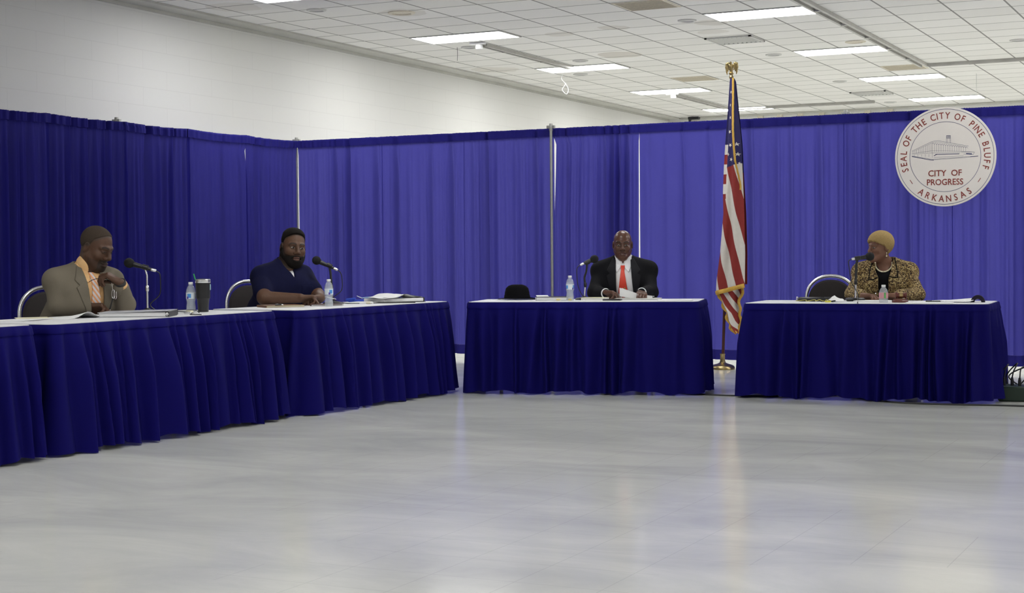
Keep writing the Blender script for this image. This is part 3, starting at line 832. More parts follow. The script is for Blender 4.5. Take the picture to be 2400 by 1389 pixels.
def facecol(skin, lips, brow=(.012, .009, .008), dark=.75, sclera=(.42, .38, .34), beard=None, palm=None, gaze=(0, 0), browth=.0045):
    skin = V(*skin); lips = V(*lips); brow = V(*brow)
    def f(v, sp):
        c = np.tile(skin, (len(v), 1)); q = ((v-sp['H'])@sp['HR'])/sp['hs']
        x, y, z = np.abs(q[:, 0]), q[:, 1], q[:, 2]
        hd = (z > -.13) & (z < .14) & (y > -.15) & (x < .12) & (y < .14)
        def blend(m, col, a=1.): c[m] = c[m]*(1-a)+V(*col)*a
        fr = hd & (y > .045)
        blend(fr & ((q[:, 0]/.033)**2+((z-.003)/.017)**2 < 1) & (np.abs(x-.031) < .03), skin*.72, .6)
        for sx in (-1, 1):
            ex = q[:, 0]-sx*.031
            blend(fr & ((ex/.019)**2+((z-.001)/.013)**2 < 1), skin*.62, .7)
            blend(fr & ((ex/.0135)**2+((z-.0002)/.0041)**2 < 1), sclera)
            blend(fr & (((ex-gaze[0])/.0058)**2+((z-.0012-gaze[1])/.0058)**2 < 1), (.01, .006, .005))
        zb = .0235+.006*np.sin(np.clip((x-.012)/.04, 0, 1)*PI)
        blend(fr & (x > .011) & (x < .052) & (np.abs(z-zb) < browth), brow, .85)
        blend(fr & (y > .07) & ((q[:, 0]/.0275)**2+((z+.0695)/.0150)**2 < 1), lips, .9)
        blend(fr & (y > .07) & (np.abs(q[:, 0]) < .026) & (np.abs(z+.0695) < .0018), lips*.25, .8)
        blend(fr & (np.abs(x-.0125) < .005) & (np.abs(z+.043) < .003) & (y > .09), skin*.3, .8)
        if beard is not None: beard(q, blend, fr)
        return np.clip(c, 0, 1)
    return f
def region(f, sp, poly, t0, t1, front=-.03):
    "slab of the cloth surface f between offsets t0..t1 inside a chest polygon"
    def g(P):
        u, v, w_ = uv(sp, P); d = f(P)
        return np.maximum(np.maximum(d-t1, -(d-t0)), np.maximum(sdpoly(poly, u, v), front-w_))
    return g
def cut(f, sp, poly, front=.0, depth=None):
    def g(P):
        u, v, w_ = uv(sp, P)
        return np.maximum(f(P), -np.maximum(sdpoly(poly, u, v), front-w_))
    return g
def bb(sp, z0=.5, z1=1.2, r=.55): c = sp['N']; return V(c[0]-r, c[1]-r, z0), V(c[0]+r, c[1]+r, z1)
def headregion(sp, f, t, inside):
    H, R, s_ = sp['H'].astype(np.float32), sp['HR'].astype(np.float32), sp['hs']
    def g(P):
        q = ((P-H)@R)/s_
        return smax(f(P)-t(q)*s_, inside(q)*s_, .008)
    return g
def hb(sp, r=.2): return sp['H']-r, sp['H']+r
def trousers(sp, m, shoe):
    S = SDF(); r = sp['r']; b = sp.get('bulk', 1.)
    S.rc(V(*sp['P'], .57)+r*.07, V(*sp['P'], .57)-r*.07, .135*b, None, .05)
    for s_ in (-1, 1):
        hip, kn, an = sp['leg%d' % s_]; S.rc(hip, kn, .098, .075, .05); S.rc(kn, an+Z*.03, .073, .06, .03)
    c = V(*sp['P'], 0)
    blob('trousers', S, c+V(-.8, -.8, .05), c+V(.8, .8, .74), .012, m, sp['o'])
    for s_ in (-1, 1):
        hip, kn, an = sp['leg%d' % s_]; K = SDF(); f = sp['f']
        K.rc(an-Z*.03-f*.03, an+f*.17-Z*.04, .042, .034, .03); K.rc(an+Z*.02, an-Z*.03, .045, .045, .03)
        blob('shoe', K, an-.3, an+.3, .009, shoe, sp['o'])
def hand_p(sp, k, d, p, **kw):
    side = 1 if k == 'R' else -1
    d = nrm(d); kw.update(d=d, t=-side*np.cross(nrm(p), d)); sp['hand'+k] = kw
def pattern_mat(name, cols, scale, kind='noise'):
    m, k, b = material(name)
    tc = k.new('ShaderNodeTexCoord')
    if kind == 'noise':
        n = k.new('ShaderNodeTexNoise'); n.inputs['Scale'].default_value = scale; n.inputs['Detail'].default_value = 3; n.inputs['Distortion'].default_value = 1.2
        k.link(tc.outputs['Object'], n.inputs['Vector']); fac = n.outputs['Fac']
    else:
        mp = k.new('ShaderNodeMapping'); mp.inputs['Rotation'].default_value = (0, 0, 0); k.link(tc.outputs['Object'], mp.inputs[0])
        n = k.new('ShaderNodeTexWave'); n.bands_direction = 'DIAGONAL'; n.inputs['Scale'].default_value = scale; k.link(mp.outputs[0], n.inputs['Vector']); fac = n.outputs['Fac']
    rp = k.new('ShaderNodeValToRGB'); rp.color_ramp.interpolation = 'CONSTANT' if kind == 'noise' else 'LINEAR'
    e = rp.color_ramp.elements
    while len(e) < len(cols): e.new(.5)
    for i, (p, c) in enumerate(cols): e[i].position = p; e[i].color = c
    k.link(fac, rp.inputs[0]); k.link(rp.outputs[0], b.inputs['Base Color']); b.inputs['Roughness'].default_value = .75
    b.inputs['Specular IOR Level'].default_value = .25
    return m
M['skin'] = skin_mat('skin'); M['skinshine'] = skin_mat('skin_with_sheen', .30)
M['taupe'] = mat('taupe_wool_suiting', (.185, .160, .122, 1), .85, var=.15, scale=300, bump=.3, bscale=600, spec=.2)
M['lapel1'] = mat('taupe_wool_lapel', (.165, .143, .110, 1), .85, var=.15, scale=300, spec=.2)
M['peach'] = mat('peach_cotton_shirt', (.80, .50, .24, 1), .8, var=.06, spec=.2)
M['tie1'] = pattern_mat('orange_and_white_striped_tie_silk', [(.25, (.74, .70, .72, 1)), (.5, (.85, .58, .45, 1)), (.75, (.82, .38, .18, 1))], 16, 'wave')
M['scrub'] = mat('navy_scrub_cotton', (.006, .007, .034, 1), .9, var=.25, scale=30, spec=.15)
M['wtee'] = mat('white_cotton', (.82, .82, .84, 1), .8, var=.04, spec=.2)
M['suit'] = mat('black_suit_wool', (.006, .006, .008, 1), .85, var=.3, scale=120, spec=.15)
M['suitl'] = mat('black_suit_lapel', (.008, .008, .011, 1), .75, var=.2, scale=120, spec=.2)
M['redtie'] = mat('red_orange_silk', (.72, .055, .025, 1), .45, var=.12, scale=60)
M['goldjkt'] = pattern_mat('gold_brown_animal_print', [(0, (.02, .012, .008, 1)), (.44, (.13, .075, .03, 1)), (.53, (.36, .26, .10, 1)), (.60, (.66, .55, .30, 1)), (.66, (.07, .04, .02, 1))], 85)
M['blacktop'] = mat('black_knit', (.006, .006, .008, 1), .9, var=.3, spec=.1)
M['darktrouser'] = mat('charcoal_trouser_cloth', (.02, .02, .024, 1), .85)
M['hair_grey'] = mat('short_greying_brown_hair', (.055, .040, .030, 1), .9, var=.5, scale=260, bump=.8, bscale=450, spec=.2)
M['hair_black'] = mat('short_black_hair', (.010, .008, .007, 1), .9, var=.5, scale=260, bump=.8, bscale=450, spec=.2)
M['hair_blond'] = mat('short_golden_blond_hair', (.36, .25, .105, 1), .85, var=.5, scale=160, bump=1.0, bscale=260, spec=.2)
M['pearl'] = mat('pearl_beads', (.80, .74, .55, 1), .25, var=.05)
def interp(x, xs, ys): return np.interp(x, xs, ys).astype(np.float32)
# ---- man in the tan jacket
A = dict(az=-25, N=(-7.205, 8.06, 1.025), SR=(-7.295, 7.87, .985), SL=(-7.125, 8.215, .985), ER=(-7.25, 7.84, .805), EL=(-6.955, 8.17, .805), WR=(-7.075, 7.945, .792), WL=(-6.885, 8.04, .955),
         P=(-7.46, 8.16), H=(-7.125, 8.085, 1.190), face=(2, -21, 3), hs=1.17, bulk=1.12, belly=.15, neck=1.1, jaw=1.08)
hand_p(A, 'R', (.86, .42, -.02), (.25, -.5, -.83), curl=[(30, 40, 25), (40, 50, 30), (50, 55, 30), (55, 55, 30)], sc=1.12)
hand_p(A, 'L', (-.68, -.36, .48), (-.45, -.1, -.88), curl=[(35, 45, 25), (48, 55, 30), (58, 60, 30), (62, 60, 30)], sc=1.1, thumb=(.75, .2, .6, .9, -.1, .5))
def goatee(q, blend, fr):
    x, y, z = np.abs(q[:, 0]), q[:, 1], q[:, 2]
    hl = interp(y, [-.12, -.06, -.035, .005, .02, .045, .070, .10], [-.075, -.055, .005, .02, .055, .078, .104, .12])
    for g_, a_ in ((.016, .35), (.007, .6)): blend((z > hl-g_) & (z < .15) & (x < .1) & (np.abs(y) < .13), (.05, .036, .027), a_)
    m = fr & (z < -.048) & (x < .040) & ~(((q[:, 0]/.024)**2+((z+.0695)/.010)**2) < 1)
    blend(m, (.014, .010, .008), .85)
    blend((z < -.02) & (y > .0) & (z > -.14) & (y < .13) & (z < -.055) & (y > .02), (.035, .02, .013), .45)
a = person('person in a tan jacket and striped tie looking down, holding eyeglasses', A, M['skin'], facecol((.105, .050, .029), (.085, .038, .030), beard=goatee, sclera=(.10, .06, .045)), M['skin'])
S = SDF(); torso(S, A, .010); shirtA = S
jk = SDF(); torso(jk, A, .030); arms(jk, A, (.068, .062, .047), upto=.95, sides='R'); arms(jk, A, (.068, .062, .047), upto=.76, sides='L')
jkw = lambda P: jk(P)+wrinkle(P, 26, .0035)
lo, hi = bb(A)
hole = SDF(); hole.rc(A['N']-Z*.02, A['N']+Z*.2+A['f']*.03, .074, .085)
jcut = cut(jkw, A, [(.062, .10), (-.062, .10), (-.055, -.36), (.042, -.36)])
blob('jacket', lambda P: smax(jcut(P), -hole(P), .01), lo, hi, .006, M['taupe'], a)
for sg in (1, -1):
    po = [(sg*u, v) for u, v in ((.058, .03), (.085, .045), (.128, -.05), (.108, -.085), (.130, -.10), (.058, -.34), (.046, -.34))]
    blob('lapel', region(jkw, A, po, -.006, .008, .02), lo, hi, .004, M['lapel1'], a)
sh = lambda P: np.maximum(shirtA(P), -hole(P)*0-9)
blob('shirt', shirtA, *bb(A, .6), .007, M['peach'], a)
for k in 'RL':
    e, w_ = A['E'+k], A['W'+k]; d = nrm(w_-e)
    q_ = -.014 if k == 'L' else .006
    blob('shirt_cuff', SDF().cyl(w_-d*.085, w_+d*q_, .039), w_-.12, w_+.12, .004, M['peach'], a)
    if k == 'L': blob('watch_band', SDF().cyl(w_-d*.011, w_+d*.008, .034), w_-.1, w_+.1, .0035, M['black'], a)
for sg in (1, -1):
    blob('shirt_collar', region(shirtA, A, [(sg*u, v) for u, v in ((.010, -.012), (.045, .075), (.078, .055), (.082, -.01), (.042, -.075))], -.01, .010, -.03), lo, hi, .004, M['peach'], a)
cl = SDF(); cl.rc(A['N']-Z*.01, A['N']+Z*.055+A['f']*.02, .075, .070)
blob('collar_band', cut(cl, A, [(.03, .12), (-.03, .12), (0, -.02)], .03), lo, hi, .004, M['peach'], a)
blob('necktie', region(shirtA, A, [(.019, .0), (-.019, .0), (-.015, -.04), (-.040, -.28), (0, -.33), (.040, -.28), (.015, -.04)], .0, .015, 0), lo, hi, .004, M['tie1'], a)
hs_ = SDF(); add_head(hs_, A['H'], A['HR'], A['hs'], A)
cran = SDF(); cran.p = hs_.p[:2]
blob('hair', headregion(A, cran, lambda q: .0042, lambda q: interp(q[:, 1], [-.12, -.06, -.035, .005, .02, .045, .070], [-.075, -.055, .005, .02, .055, .078, .104])-q[:, 2]), *hb(A), .0035, M['hair_grey'], a)
trousers(A, M['darktrouser'], M['black'])
# ---- man in the navy scrub top
B_ = dict(az=-27, N=(-7.03, 10.155, 1.032), SR=(-7.125, 9.965, .985), SL=(-6.96, 10.31, .985), ER=(-6.97, 9.79, .805), EL=(-6.76, 10.22, .805), WR=(-6.70, 9.88, .800), WL=(-6.635, 10.06, .800),
          P=(-7.34, 10.40), H=(-6.975, 10.195, 1.192), face=(-37, -3, 6), hs=1.19, bulk=1.18, belly=.16, neck=1.2, jaw=1.12, arm=(.066, .052, .036))
hand_p(B_, 'R', (.80, .58, .02), (.1, -.3, -.95), curl=[(55, 60, 40), (60, 65, 40), (62, 65, 40), (62, 60, 40)], sc=1.14, thumb=(.8, .35, .45, .85, -.3, .5))
hand_p(B_, 'L', (-.25, -.93, .05), (.1, .1, -.99), curl=[(35, 45, 30), (40, 50, 30), (45, 50, 30), (48, 50, 30)], sc=1.1)
def stubble(q, blend, fr):
    x, y, z = np.abs(q[:, 0]), q[:, 1], q[:, 2]
    hl = interp(y, [-.12, -.06, -.035, .005, .02, .042, .066, .10], [-.07, -.05, .01, .022, .060, .074, .096, .12])
    for g_, a_ in ((.016, .35), (.007, .6)): blend((z > hl-g_) & (z < .15) & (x < .1) & (np.abs(y) < .13), (.012, .009, .008), a_)
    blend((y > -.015) & (y < .14) & (z > -.14) & (z < interp(y, [-.015, .02, .05, .08, .1], [.03, -.005, -.045, -.052, -.048])) & ~((((q[:, 0]/.026)**2+((z+.0695)/.014)**2) < 1) & fr), (.014, .010, .008), .8)
b_ = person('person in a navy scrub top with a full black beard, arms folded on the table', B_, M['skin'], facecol((.135, .067, .039), (.14, .065, .050), beard=stubble, gaze=(-.003, 0), browth=.005), M['skin'])
S = SDF(); torso(S, B_, .008); tee = S
lo, hi = bb(B_, .5, 1.2, .6)
blob('undershirt', cut(tee, B_, [(.048, .12), (-.048, .12), (.004, -.035)], -.02), *bb(B_, .8), .005, M['wtee'], b_)
sc = SDF(); torso(sc, B_, .024)
for k in 'RL': sc.rc(B_['S'+k]-Z*.03, B_['S'+k]-Z*.02+(B_['E'+k]-B_['S'+k])*.66, .074, .080, .03)
scw = lambda P: sc(P)+wrinkle(P, 22, .0045)
blob('scrub_top', cut(scw, B_, [(.085, .14), (-.085, .14), (0, -.085)], -.05), lo, hi, .006, M['scrub'], b_)
blob('pocket', region(scw, B_, [(-.05, -.14), (-.14, -.14), (-.14, -.26), (-.05, -.26)], -.004, .005, 0), lo, hi, .005, M['scrub'], b_)
hs_ = SDF(); add_head(hs_, B_['H'], B_['HR'], B_['hs'], B_); cran = SDF(); cran.p = hs_.p[:2]
blob('hair', headregion(B_, cran, lambda q: interp(q[:, 2], [.03, .07, .095, .12], [.001, .006, .013, .015]), lambda q: interp(q[:, 1], [-.12, -.06, -.035, .005, .02, .042, .066], [-.07, -.05, .01, .022, .060, .074, .096])-q[:, 2]), *hb(B_, .22), .0035, M['hair_black'], b_)
face_noneck = SDF(); face_noneck.p = hs_.p[:-1]
blob('beard', headregion(B_, face_noneck, lambda q: interp(q[:, 2], [-.12, -.08, -.04, .03], [.009, .007, .004, .001]), lambda q: np.maximum(np.maximum(q[:, 2]-interp(q[:, 1], [-.01, .02, .045, .075, .1, .12], [.02, -.024, -.058, -.058, -.050, -.052]), -.012-q[:, 1]), .012*(1-np.sqrt((q[:, 0]/.027)**2+((q[:, 2]+.0705)/.0145)**2)))), *hb(B_, .22), .0032, M['hair_black'], b_)
trousers(B_, M['scrub'], M['black'])
# ---- bald man in the black suit
D_ = dict(az=-71, N=(-5.0, 12.28, 1.040), SR=(-5.185, 12.215, .995), SL=(-4.80, 12.345, .995), ER=(-5.17, 12.05, .795), EL=(-4.72, 12.20, .795), WR=(-5.02, 11.925, .790), WL=(-4.715, 11.985, .795),
          P=(-5.06, 12.47), H=(-5.0, 12.265, 1.198), face=(-68.5, -4, 0), hs=1.03, bulk=1.05, neck=1.05)
hand_p(D_, 'R', (.85, -.15, -.05), (-.1, -.45, -.88), curl=[(30, 40, 25), (40, 48, 30), (48, 52, 30), (55, 55, 30)], sc=1.12)
hand_p(D_, 'L', (.35, -.85, -.12), (-.1, -.2, -.97), curl=[(22, 30, 20), (26, 32, 20), (28, 34, 20), (32, 36, 20)], sc=1.08)
c_ = person('person with a bald head in a black suit and red tie, writing', D_, M['skinshine'], facecol((.125, .057, .037), (.11, .05, .042), gaze=(0, 0)), M['skinshine'])
S = SDF(); torso(S, D_, .008); shD = S
lo, hi = bb(D_)
blob('shirt', shD, *bb(D_, .6), .006, M['wtee'], c_)
jk3 = SDF(); torso(jk3, D_, .028); arms(jk3, D_, (.066, .060, .046), upto=.92)
jkw3 = lambda P: jk3(P)+wrinkle(P, 24, .003)
hole3 = SDF(); hole3.rc(D_['N']-Z*.02, D_['N']+Z*.2+D_['f']*.03, .068, .08)
jcut3 = cut(jkw3, D_, [(.066, .10), (-.066, .10), (-.105, -.40), (.045, -.40)])
blob('jacket', lambda P: smax(jcut3(P), -hole3(P), .01), lo, hi, .006, M['suit'], c_)
for sg, po in ((1, ((.062, .03), (.09, .045), (.135, -.06), (.112, -.09), (.138, -.105), (.070, -.36), (.048, -.36))), (-1, ((-.064, .03), (-.09, .045), (-.150, -.06), (-.128, -.09), (-.155, -.105), (-.125, -.36), (-.102, -.36)))):
    blob('lapel', region(jkw3, D_, po, -.006, .008, .02), lo, hi, .004, M['suitl'], c_)
for sg in (1, -1):
    blob('shirt_collar', region(shD, D_, [(sg*u, v) for u, v in ((.006, -.022), (.050, .085), (.078, .065), (.080, .0), (.052, -.080))], -.01, .011, -.03), lo, hi, .0035, M['wtee'], c_)
cl = SDF(); cl.rc(D_['N']-Z*.01, D_['N']+Z*.052+D_['f']*.012, .070, .066)
blob('collar_band', cut(cl, D_, [(.035, .12), (-.035, .12), (0, -.02)], .03), lo, hi, .0035, M['wtee'], c_)
for k in 'RL':
    e, w_ = D_['E'+k], D_['W'+k]; d = nrm(w_-e)
    blob('shirt_cuff', SDF().cyl(w_-d*.06, w_+d*.010, .040), w_-.1, w_+.1, .004, M['wtee'], c_)
blob('necktie', region(shD, D_, [(.019, -.018), (-.019, -.018), (-.014, -.058), (-.044, -.24), (-.008, -.315), (.036, -.25), (.014, -.058)], .0, .016, 0), lo, hi, .0035, M['redtie'], c_)
trousers(D_, M['suit'], M['black'])
# ---- woman in the gold jacket
W_ = dict(az=-80, N=(-2.845, 12.62, 1.010), SR=(-3.02, 12.585, .972), SL=(-2.655, 12.655, .972), ER=(-3.06, 12.43, .775), EL=(-2.55, 12.50, .775), WR=(-2.935, 12.27, .768), WL=(-2.665, 12.275, .768),
          P=(-2.80, 12.80), H=(-2.87, 12.575, 1.152), face=(-130, -1, 0), hs=.97, bulk=.98, neck=.9, arm=(.045, .038, .027))
hand_p(W_, 'R', (.92, -.30, .0), (.05, -.25, -.97), curl=[(25, 40, 30), (35, 45, 30), (42, 50, 30), (48, 50, 30)], sc=1.05)
hand_p(W_, 'L', (-.95, -.18, .0), (.0, -.3, -.95), curl=[(30, 40, 30), (38, 45, 30), (44, 50, 30), (48, 50, 30)], sc=1.05)
d_ = person('person with short blond hair in a gold patterned jacket and pearls', W_, M['skin'], facecol((.22, .105, .068), (.22, .055, .05), brow=(.05, .03, .02), browth=.003), M['skin'])
S = SDF(); torso(S, W_, .004); top = S
lo, hi = bb(W_)
neckhole = [(.070*math.cos(a), .10 if math.sin(a) > .2 else -.005+.058*math.sin(a)) for a in np.linspace(.25, 2*PI+.25, 26)[:-1]]
blob('black_top', cut(top, W_, [(.068, .12), (-.068, .12), (-.062, .0), (-.03, -.042), (0, -.050), (.03, -.042), (.062, .0)], -.06), *bb(W_, .6), .0045, M['blacktop'], d_)
jk4 = SDF(); torso(jk4, W_, .024); arms(jk4, W_, (.058, .056, .050), upto=.86)
jkw4 = lambda P: jk4(P)+wrinkle(P, 26, .003)
hole4 = SDF(); hole4.rc(W_['N']-Z*.03, W_['N']+Z*.2+W_['f']*.02, .070, .085)
jcut4 = cut(jkw4, W_, [(.078, .12), (-.078, .12), (-.060, -.05), (-.042, -.10), (-.040, -.40), (.034, -.40), (.040, -.10), (.062, -.05)], -.02)
blob('jacket', lambda P: smax(jcut4(P), -hole4(P), .01), lo, hi, .006, M['goldjkt'], d_)
for k in 'RL':
    e, w_ = W_['E'+k], W_['W'+k]; d = nrm(w_-e)
    blob('black_cuff', SDF().cyl(w_-d*.07, w_-d*.010, .040), w_-.12, w_+.1, .004, M['blacktop'], d_)
b = MB()
for pl in ([(.085, .06), (.105, -.03), (.115, -.115)], [(.115, -.115), (.08, -.115), (.045, -.10)], [(-.085, .06), (-.105, -.03), (-.115, -.10)], [(-.115, -.10), (-.08, -.10), (-.045, -.09)]):
    b.tube(np.array([surf(jkw4, W_, u, v, .001) for u, v in spline(pl, 5)]), .0042, 6)
b.build('piping', M['blacktop'], d_, True, False)
b = MB(); both = lambda P: np.minimum(W_['S'](P), top(P))
for a in np.linspace(-.12, PI+.12, 25):
    u, v = .066*math.cos(a), .012-.066*math.sin(a); b.ball(surf(both, W_, u, v, .004), .0062, 10)
b.build('pearl_necklace', M['pearl'], d_, True, False)
hs_ = SDF(); add_head(hs_, W_['H'], W_['HR'], W_['hs'], W_); cran = SDF(); cran.p = hs_.p[:2]
def curls(q): return .020+.006*interp(q[:, 2], [.0, .1], [0, 1])+.0015*np.sin(q[:, 0]*330+2*np.sin(q[:, 2]*90))*np.sin(q[:, 1]*310+1)*np.sin(q[:, 2]*290)
blob('hair', headregion(W_, cran, curls, lambda q: interp(q[:, 1], [-.14, -.09, -.05, -.02, .0, .02, .045, .075, .10], [-.060, -.075, -.07, -.035, .0, .02, .03, .048, .062])+.004*np.sin(q[:, 1]*190)*np.sin(q[:, 0]*170+1)-q[:, 2]), *hb(W_, .2), .0035, M['hair_blond'], d_)
b = MB(); ear = W_['H']+W_['HR']@(V(-.084, -.006, -.040)*.97)
b.tube([ear, ear-Z*.022], .0016, 6); b.ball(ear-Z*.004, .004, 10); b.ball(ear-Z*.030, .0065, 12)
b.build('earring', M['pearl'], d_, True, False)
trousers(W_, M['blacktop'], M['black'])
rg = W_['WR']+nrm(W_['handR']['d'])*.115+W_['f']*.0+Z*.018
b = MB(); b.ball(rg, .007, 10); tag(b.build('ring', M['chrome'], d_, True, False))
# ------------------------------------------------------------------ chairs
def make_chair(label):
    t = thing('banquet_chair', label, 'chair', (0, 0, 0), 0, 'chrome-framed stacking chairs')
    def oval(rx, rz_, n=40): return [(rx*math.copysign(abs(math.cos(a))**.9, math.cos(a)), rz_*math.copysign(abs(math.sin(a))**.9, math.sin(a))) for a in np.linspace(0, 2*PI, n+1)[:-1]]
    y0 = -.215
    tilt = lambda x, z, dy=0: V(x, y0-.10*(z-.5)+dy, z)
    MB().tube([tilt(x, .715+z) for x, z in oval(.205, .205)], .0145, 10, closed=True).build('back_frame', M['chrome'], t)
    b = MB(); G = []
    for k, (s_, dy) in enumerate(((.05, .036), (.6, .034), (.93, .024), (1., .008), (.98, -.008), (.6, -.016), (.05, -.018))):
        p = [tilt(x*s_, .705+z*s_, dy) for x, z in oval(.186, .183)]; G.append(p+p[:1])
    b.grid(G); fixn(b.build('backrest', M['blackfab'], t))
    b = MB(); G = []
    for s_, z in ((.05, .468), (.75, .470), (.95, .46), (1., .44), (.98, .41), (.05, .405)):
        p = [(x*s_, .02+y*s_, z) for x, y in oval(.215, .215)]; G.append(p+p[:1])
    b.grid(G); fixn(b.build('seat', M['blackfab'], t))
    for sx in (-1, 1):
        MB().tube(spline([(sx*.2, .17, .40), (sx*.205, .19, .2), (sx*.21, .21, 0)], 4), .011, 8).build('leg', M['chrome'], t)
        MB().tube(spline([tilt(sx*.195, .66), (sx*.198, -.2, .45), (sx*.205, -.23, .2), (sx*.215, -.26, 0)], 5), .011, 8).build('leg', M['chrome'], t)
    b = MB()
    for y in (-.17, .17): b.tube([(-.2, y, .40), (.2, y, .40)], .010, 8)
    for sx in (-1, 1): b.tube([(sx*.2, -.17, .40), (sx*.2, .17, .40)], .010, 8)
    b.build('seat_frame', M['chrome'], t)
    return t
ch0 = make_chair('black oval-backed chrome chair behind the man in the tan jacket')
def put_chair(first, cx_, cy_, az, label):
    a = math.radians(az); loc = (cx_+.24*math.cos(a), cy_+.24*math.sin(a), 0); rz = a-PI/2
    if first: ch0.location = loc; ch0.rotation_euler = (0, 0, rz)
    else: dup(ch0, loc, rz, label)
put_chair(1, -7.73, 8.26, -25, None)
put_chair(0, -7.58, 10.43, -27, 'black oval-backed chrome chair behind the man in the navy scrub top')
put_chair(0, -5.13, 12.74, -71, 'black oval-backed chrome chair hidden behind the bald man in the black suit')
put_chair(0, -3.32, 12.75, -80, 'empty black oval-backed chrome chair beside the woman in the gold jacket')
put_chair(0, -2.845, 13.06, -80, 'black oval-backed chrome chair the woman in the gold jacket sits on')
# ------------------------------------------------------------------ microphones on their stands
def mic_set(where, base, T, ball, tail, clip, pole_top, cable, kind):
    b0 = V(*base, T)
    st = thing('microphone_stand', 'table microphone stand '+where, 'microphone stand', tuple(b0), 0, 'table microphone stands')
    L = lambda p: V(*p)-b0
    b = MB()
    if kind == 'square': b.box((0, 0, .014), (.15, .13, .028), rotz(.3), bev=.012)
    else: b.lathe([(.075, 0), (.078, .008), (.07, .016), (.02, .024), (.014, .032)])
    b.build('base', M['black'], st)
    pt = L(pole_top)
    k = .48 if kind != 'chrome' else .62
    mid = V(0, 0, .02)*(1-k)+pt*k
    low, up = (M['chrome'], M['black']) if kind != 'black' else (M['black'], M['black'])
    MB().tube([(0, 0, .02), mid], .0075, 10).build('lower_pole', low, st)
    if kind == 'goose': MB().tube(spline([mid, mid*.45+pt*.55+V(-.012, 0, 0), pt, L(clip)-V(0, 0, .012)], 8), .0085, 10).build('boom', up, st)
    else: MB().tube([mid, pt, L(clip)-V(0, 0, .012)], .0062 if kind == 'chrome' else .0095, 10).build('upper_pole', low if kind == 'chrome' else up, st)
    MB().lathe([(.0085, -.02), (.0125, -.014), (.0125, .014), (.0085, .02)], mid, 14).build('height_collar', up if kind != 'chrome' else low, st)
    ax = nrm(V(*tail)-V(*ball))
    MB().lathe([(.013, -.022), (.0175, -.02), (.0175, .02), (.013, .022)], L(clip), 16, ax=ax).build('mic_clip', M['black'], st)
    mc = thing('microphone', 'black microphone with foam windscreen '+where, 'microphone', tuple(V(*ball)), 0, 'handheld microphones')
    Lm = np.linalg.norm(V(*tail)-V(*ball))
    f = MB(); pr = [(.034*math.sin(a), -.036*math.cos(a)) for a in np.linspace(.02, PI*.82, 14)]; f.lathe(pr+[(.019, .034)], seg=22, ax=ax); f.build('windscreen', M['rubber'], mc)
    MB().lathe([(.018, .03), (.0175, .045), (.0155, .07), (.0115, Lm-.045), (.0112, Lm-.03)], seg=18, ax=ax).build('handle', M['black'], mc)
    MB().lathe([(.0095, Lm-.03), (.0105, Lm-.026), (.0105, Lm-.004), (.0075, Lm+.006)], seg=16, ax=ax).build('connector', M['chrome'], mc)
    MB().tube(spline([V(0, 0, 0)+ax*(Lm+.004), ax*(Lm+.03)-V(0, 0, .012)]+[V(*p)-V(*ball) for p in cable], 8), .0036, 8).build('cable', M['black'], mc)
    return st, mc
mic_set('in front of the man in the tan jacket', (-6.878, 8.303), .745, (-6.988, 8.252, 1.085), (-6.828, 8.329, 1.031), (-6.891, 8.299, 1.055), (-6.879, 8.303, 1.0),
 [(-6.797, 8.343, .955), (-6.802, 8.338, .868), (-6.864, 8.315, .80), (-6.80, 8.32, .755), (-6.68, 8.28, .750)], 'chrome')
mic_set('in front of the man in the navy scrub top', (-6.655, 10.267), .742, (-6.772, 10.22, 1.088), (-6.626, 10.29, 1.013), (-6.681, 10.264, 1.047), (-6.672, 10.265, .995),
 [(-6.59, 10.305, .935), (-6.595, 10.30, .851), (-6.641, 10.25, .784), (-6.56, 10.33, .747), (-6.40, 10.45, .747), (-6.20, 10.62, .747), (-6.13, 10.66, .747)], 'black')
mic_set('in front of the bald man', (-5.154, 11.79), .739, (-5.085, 11.847, 1.078), (-5.187, 11.795, 1.032), (-5.139, 11.819, 1.05), (-5.145, 11.814, .975),
 [(-5.216, 11.779, .961), (-5.206, 11.781, .854), (-5.165, 11.77, .78), (-5.10, 11.74, .744), (-5.02, 11.70, .743)], 'goose')
mic_set('in front of the woman in the gold jacket', (-2.955, 12.10), .729, (-2.854, 12.162, 1.081), (-2.978, 12.100, 1.062), (-2.942, 12.118, 1.068), (-2.949, 12.112, 1.02),
 [(-3.002, 12.092, 1.001), (-2.983, 12.09, .883), (-2.931, 12.06, .80), (-2.90, 11.95, .735), (-2.84, 11.7, .733), (-2.80, 11.54, .733)], 'square')
# ------------------------------------------------------------------ bottles and cup
def label_mat(name, bg, fg, fg2):
    m, k, b = material(name)
    tc = k.new('ShaderNodeTexCoord'); sp = k.new('ShaderNodeSeparateXYZ'); k.link(tc.outputs['Object'], sp.inputs[0])
    a = k.math('ARCTAN2', sp.outputs[1], sp.outputs[0])
    st = k.math('GREATER_THAN', k.math('SINE', k.math('MULTIPLY', a, 3)), .35)
    v_ = k.math('LESS_THAN', k.math('ABSOLUTE', k.math('SUBTRACT', sp.outputs[2], .112)), .014)
    c = k.mixc(k.math('MULTIPLY', st, v_), bg, fg)
    st2 = k.math('GREATER_THAN', k.math('SINE', k.math('ADD', k.math('MULTIPLY', a, 3), 1.1)), .8)
    c = k.mixc(k.math('MULTIPLY', st2, k.math('LESS_THAN', sp.outputs[2], .107)), c, fg2)
    k.link(c, b.inputs['Base Color']); b.inputs['Roughness'].default_value = .35
    return m
M['label'] = label_mat('white_blue_bottle_label', (.72, .78, .84, 1), (.08, .30, .72, 1), (.10, .06, .38, 1))
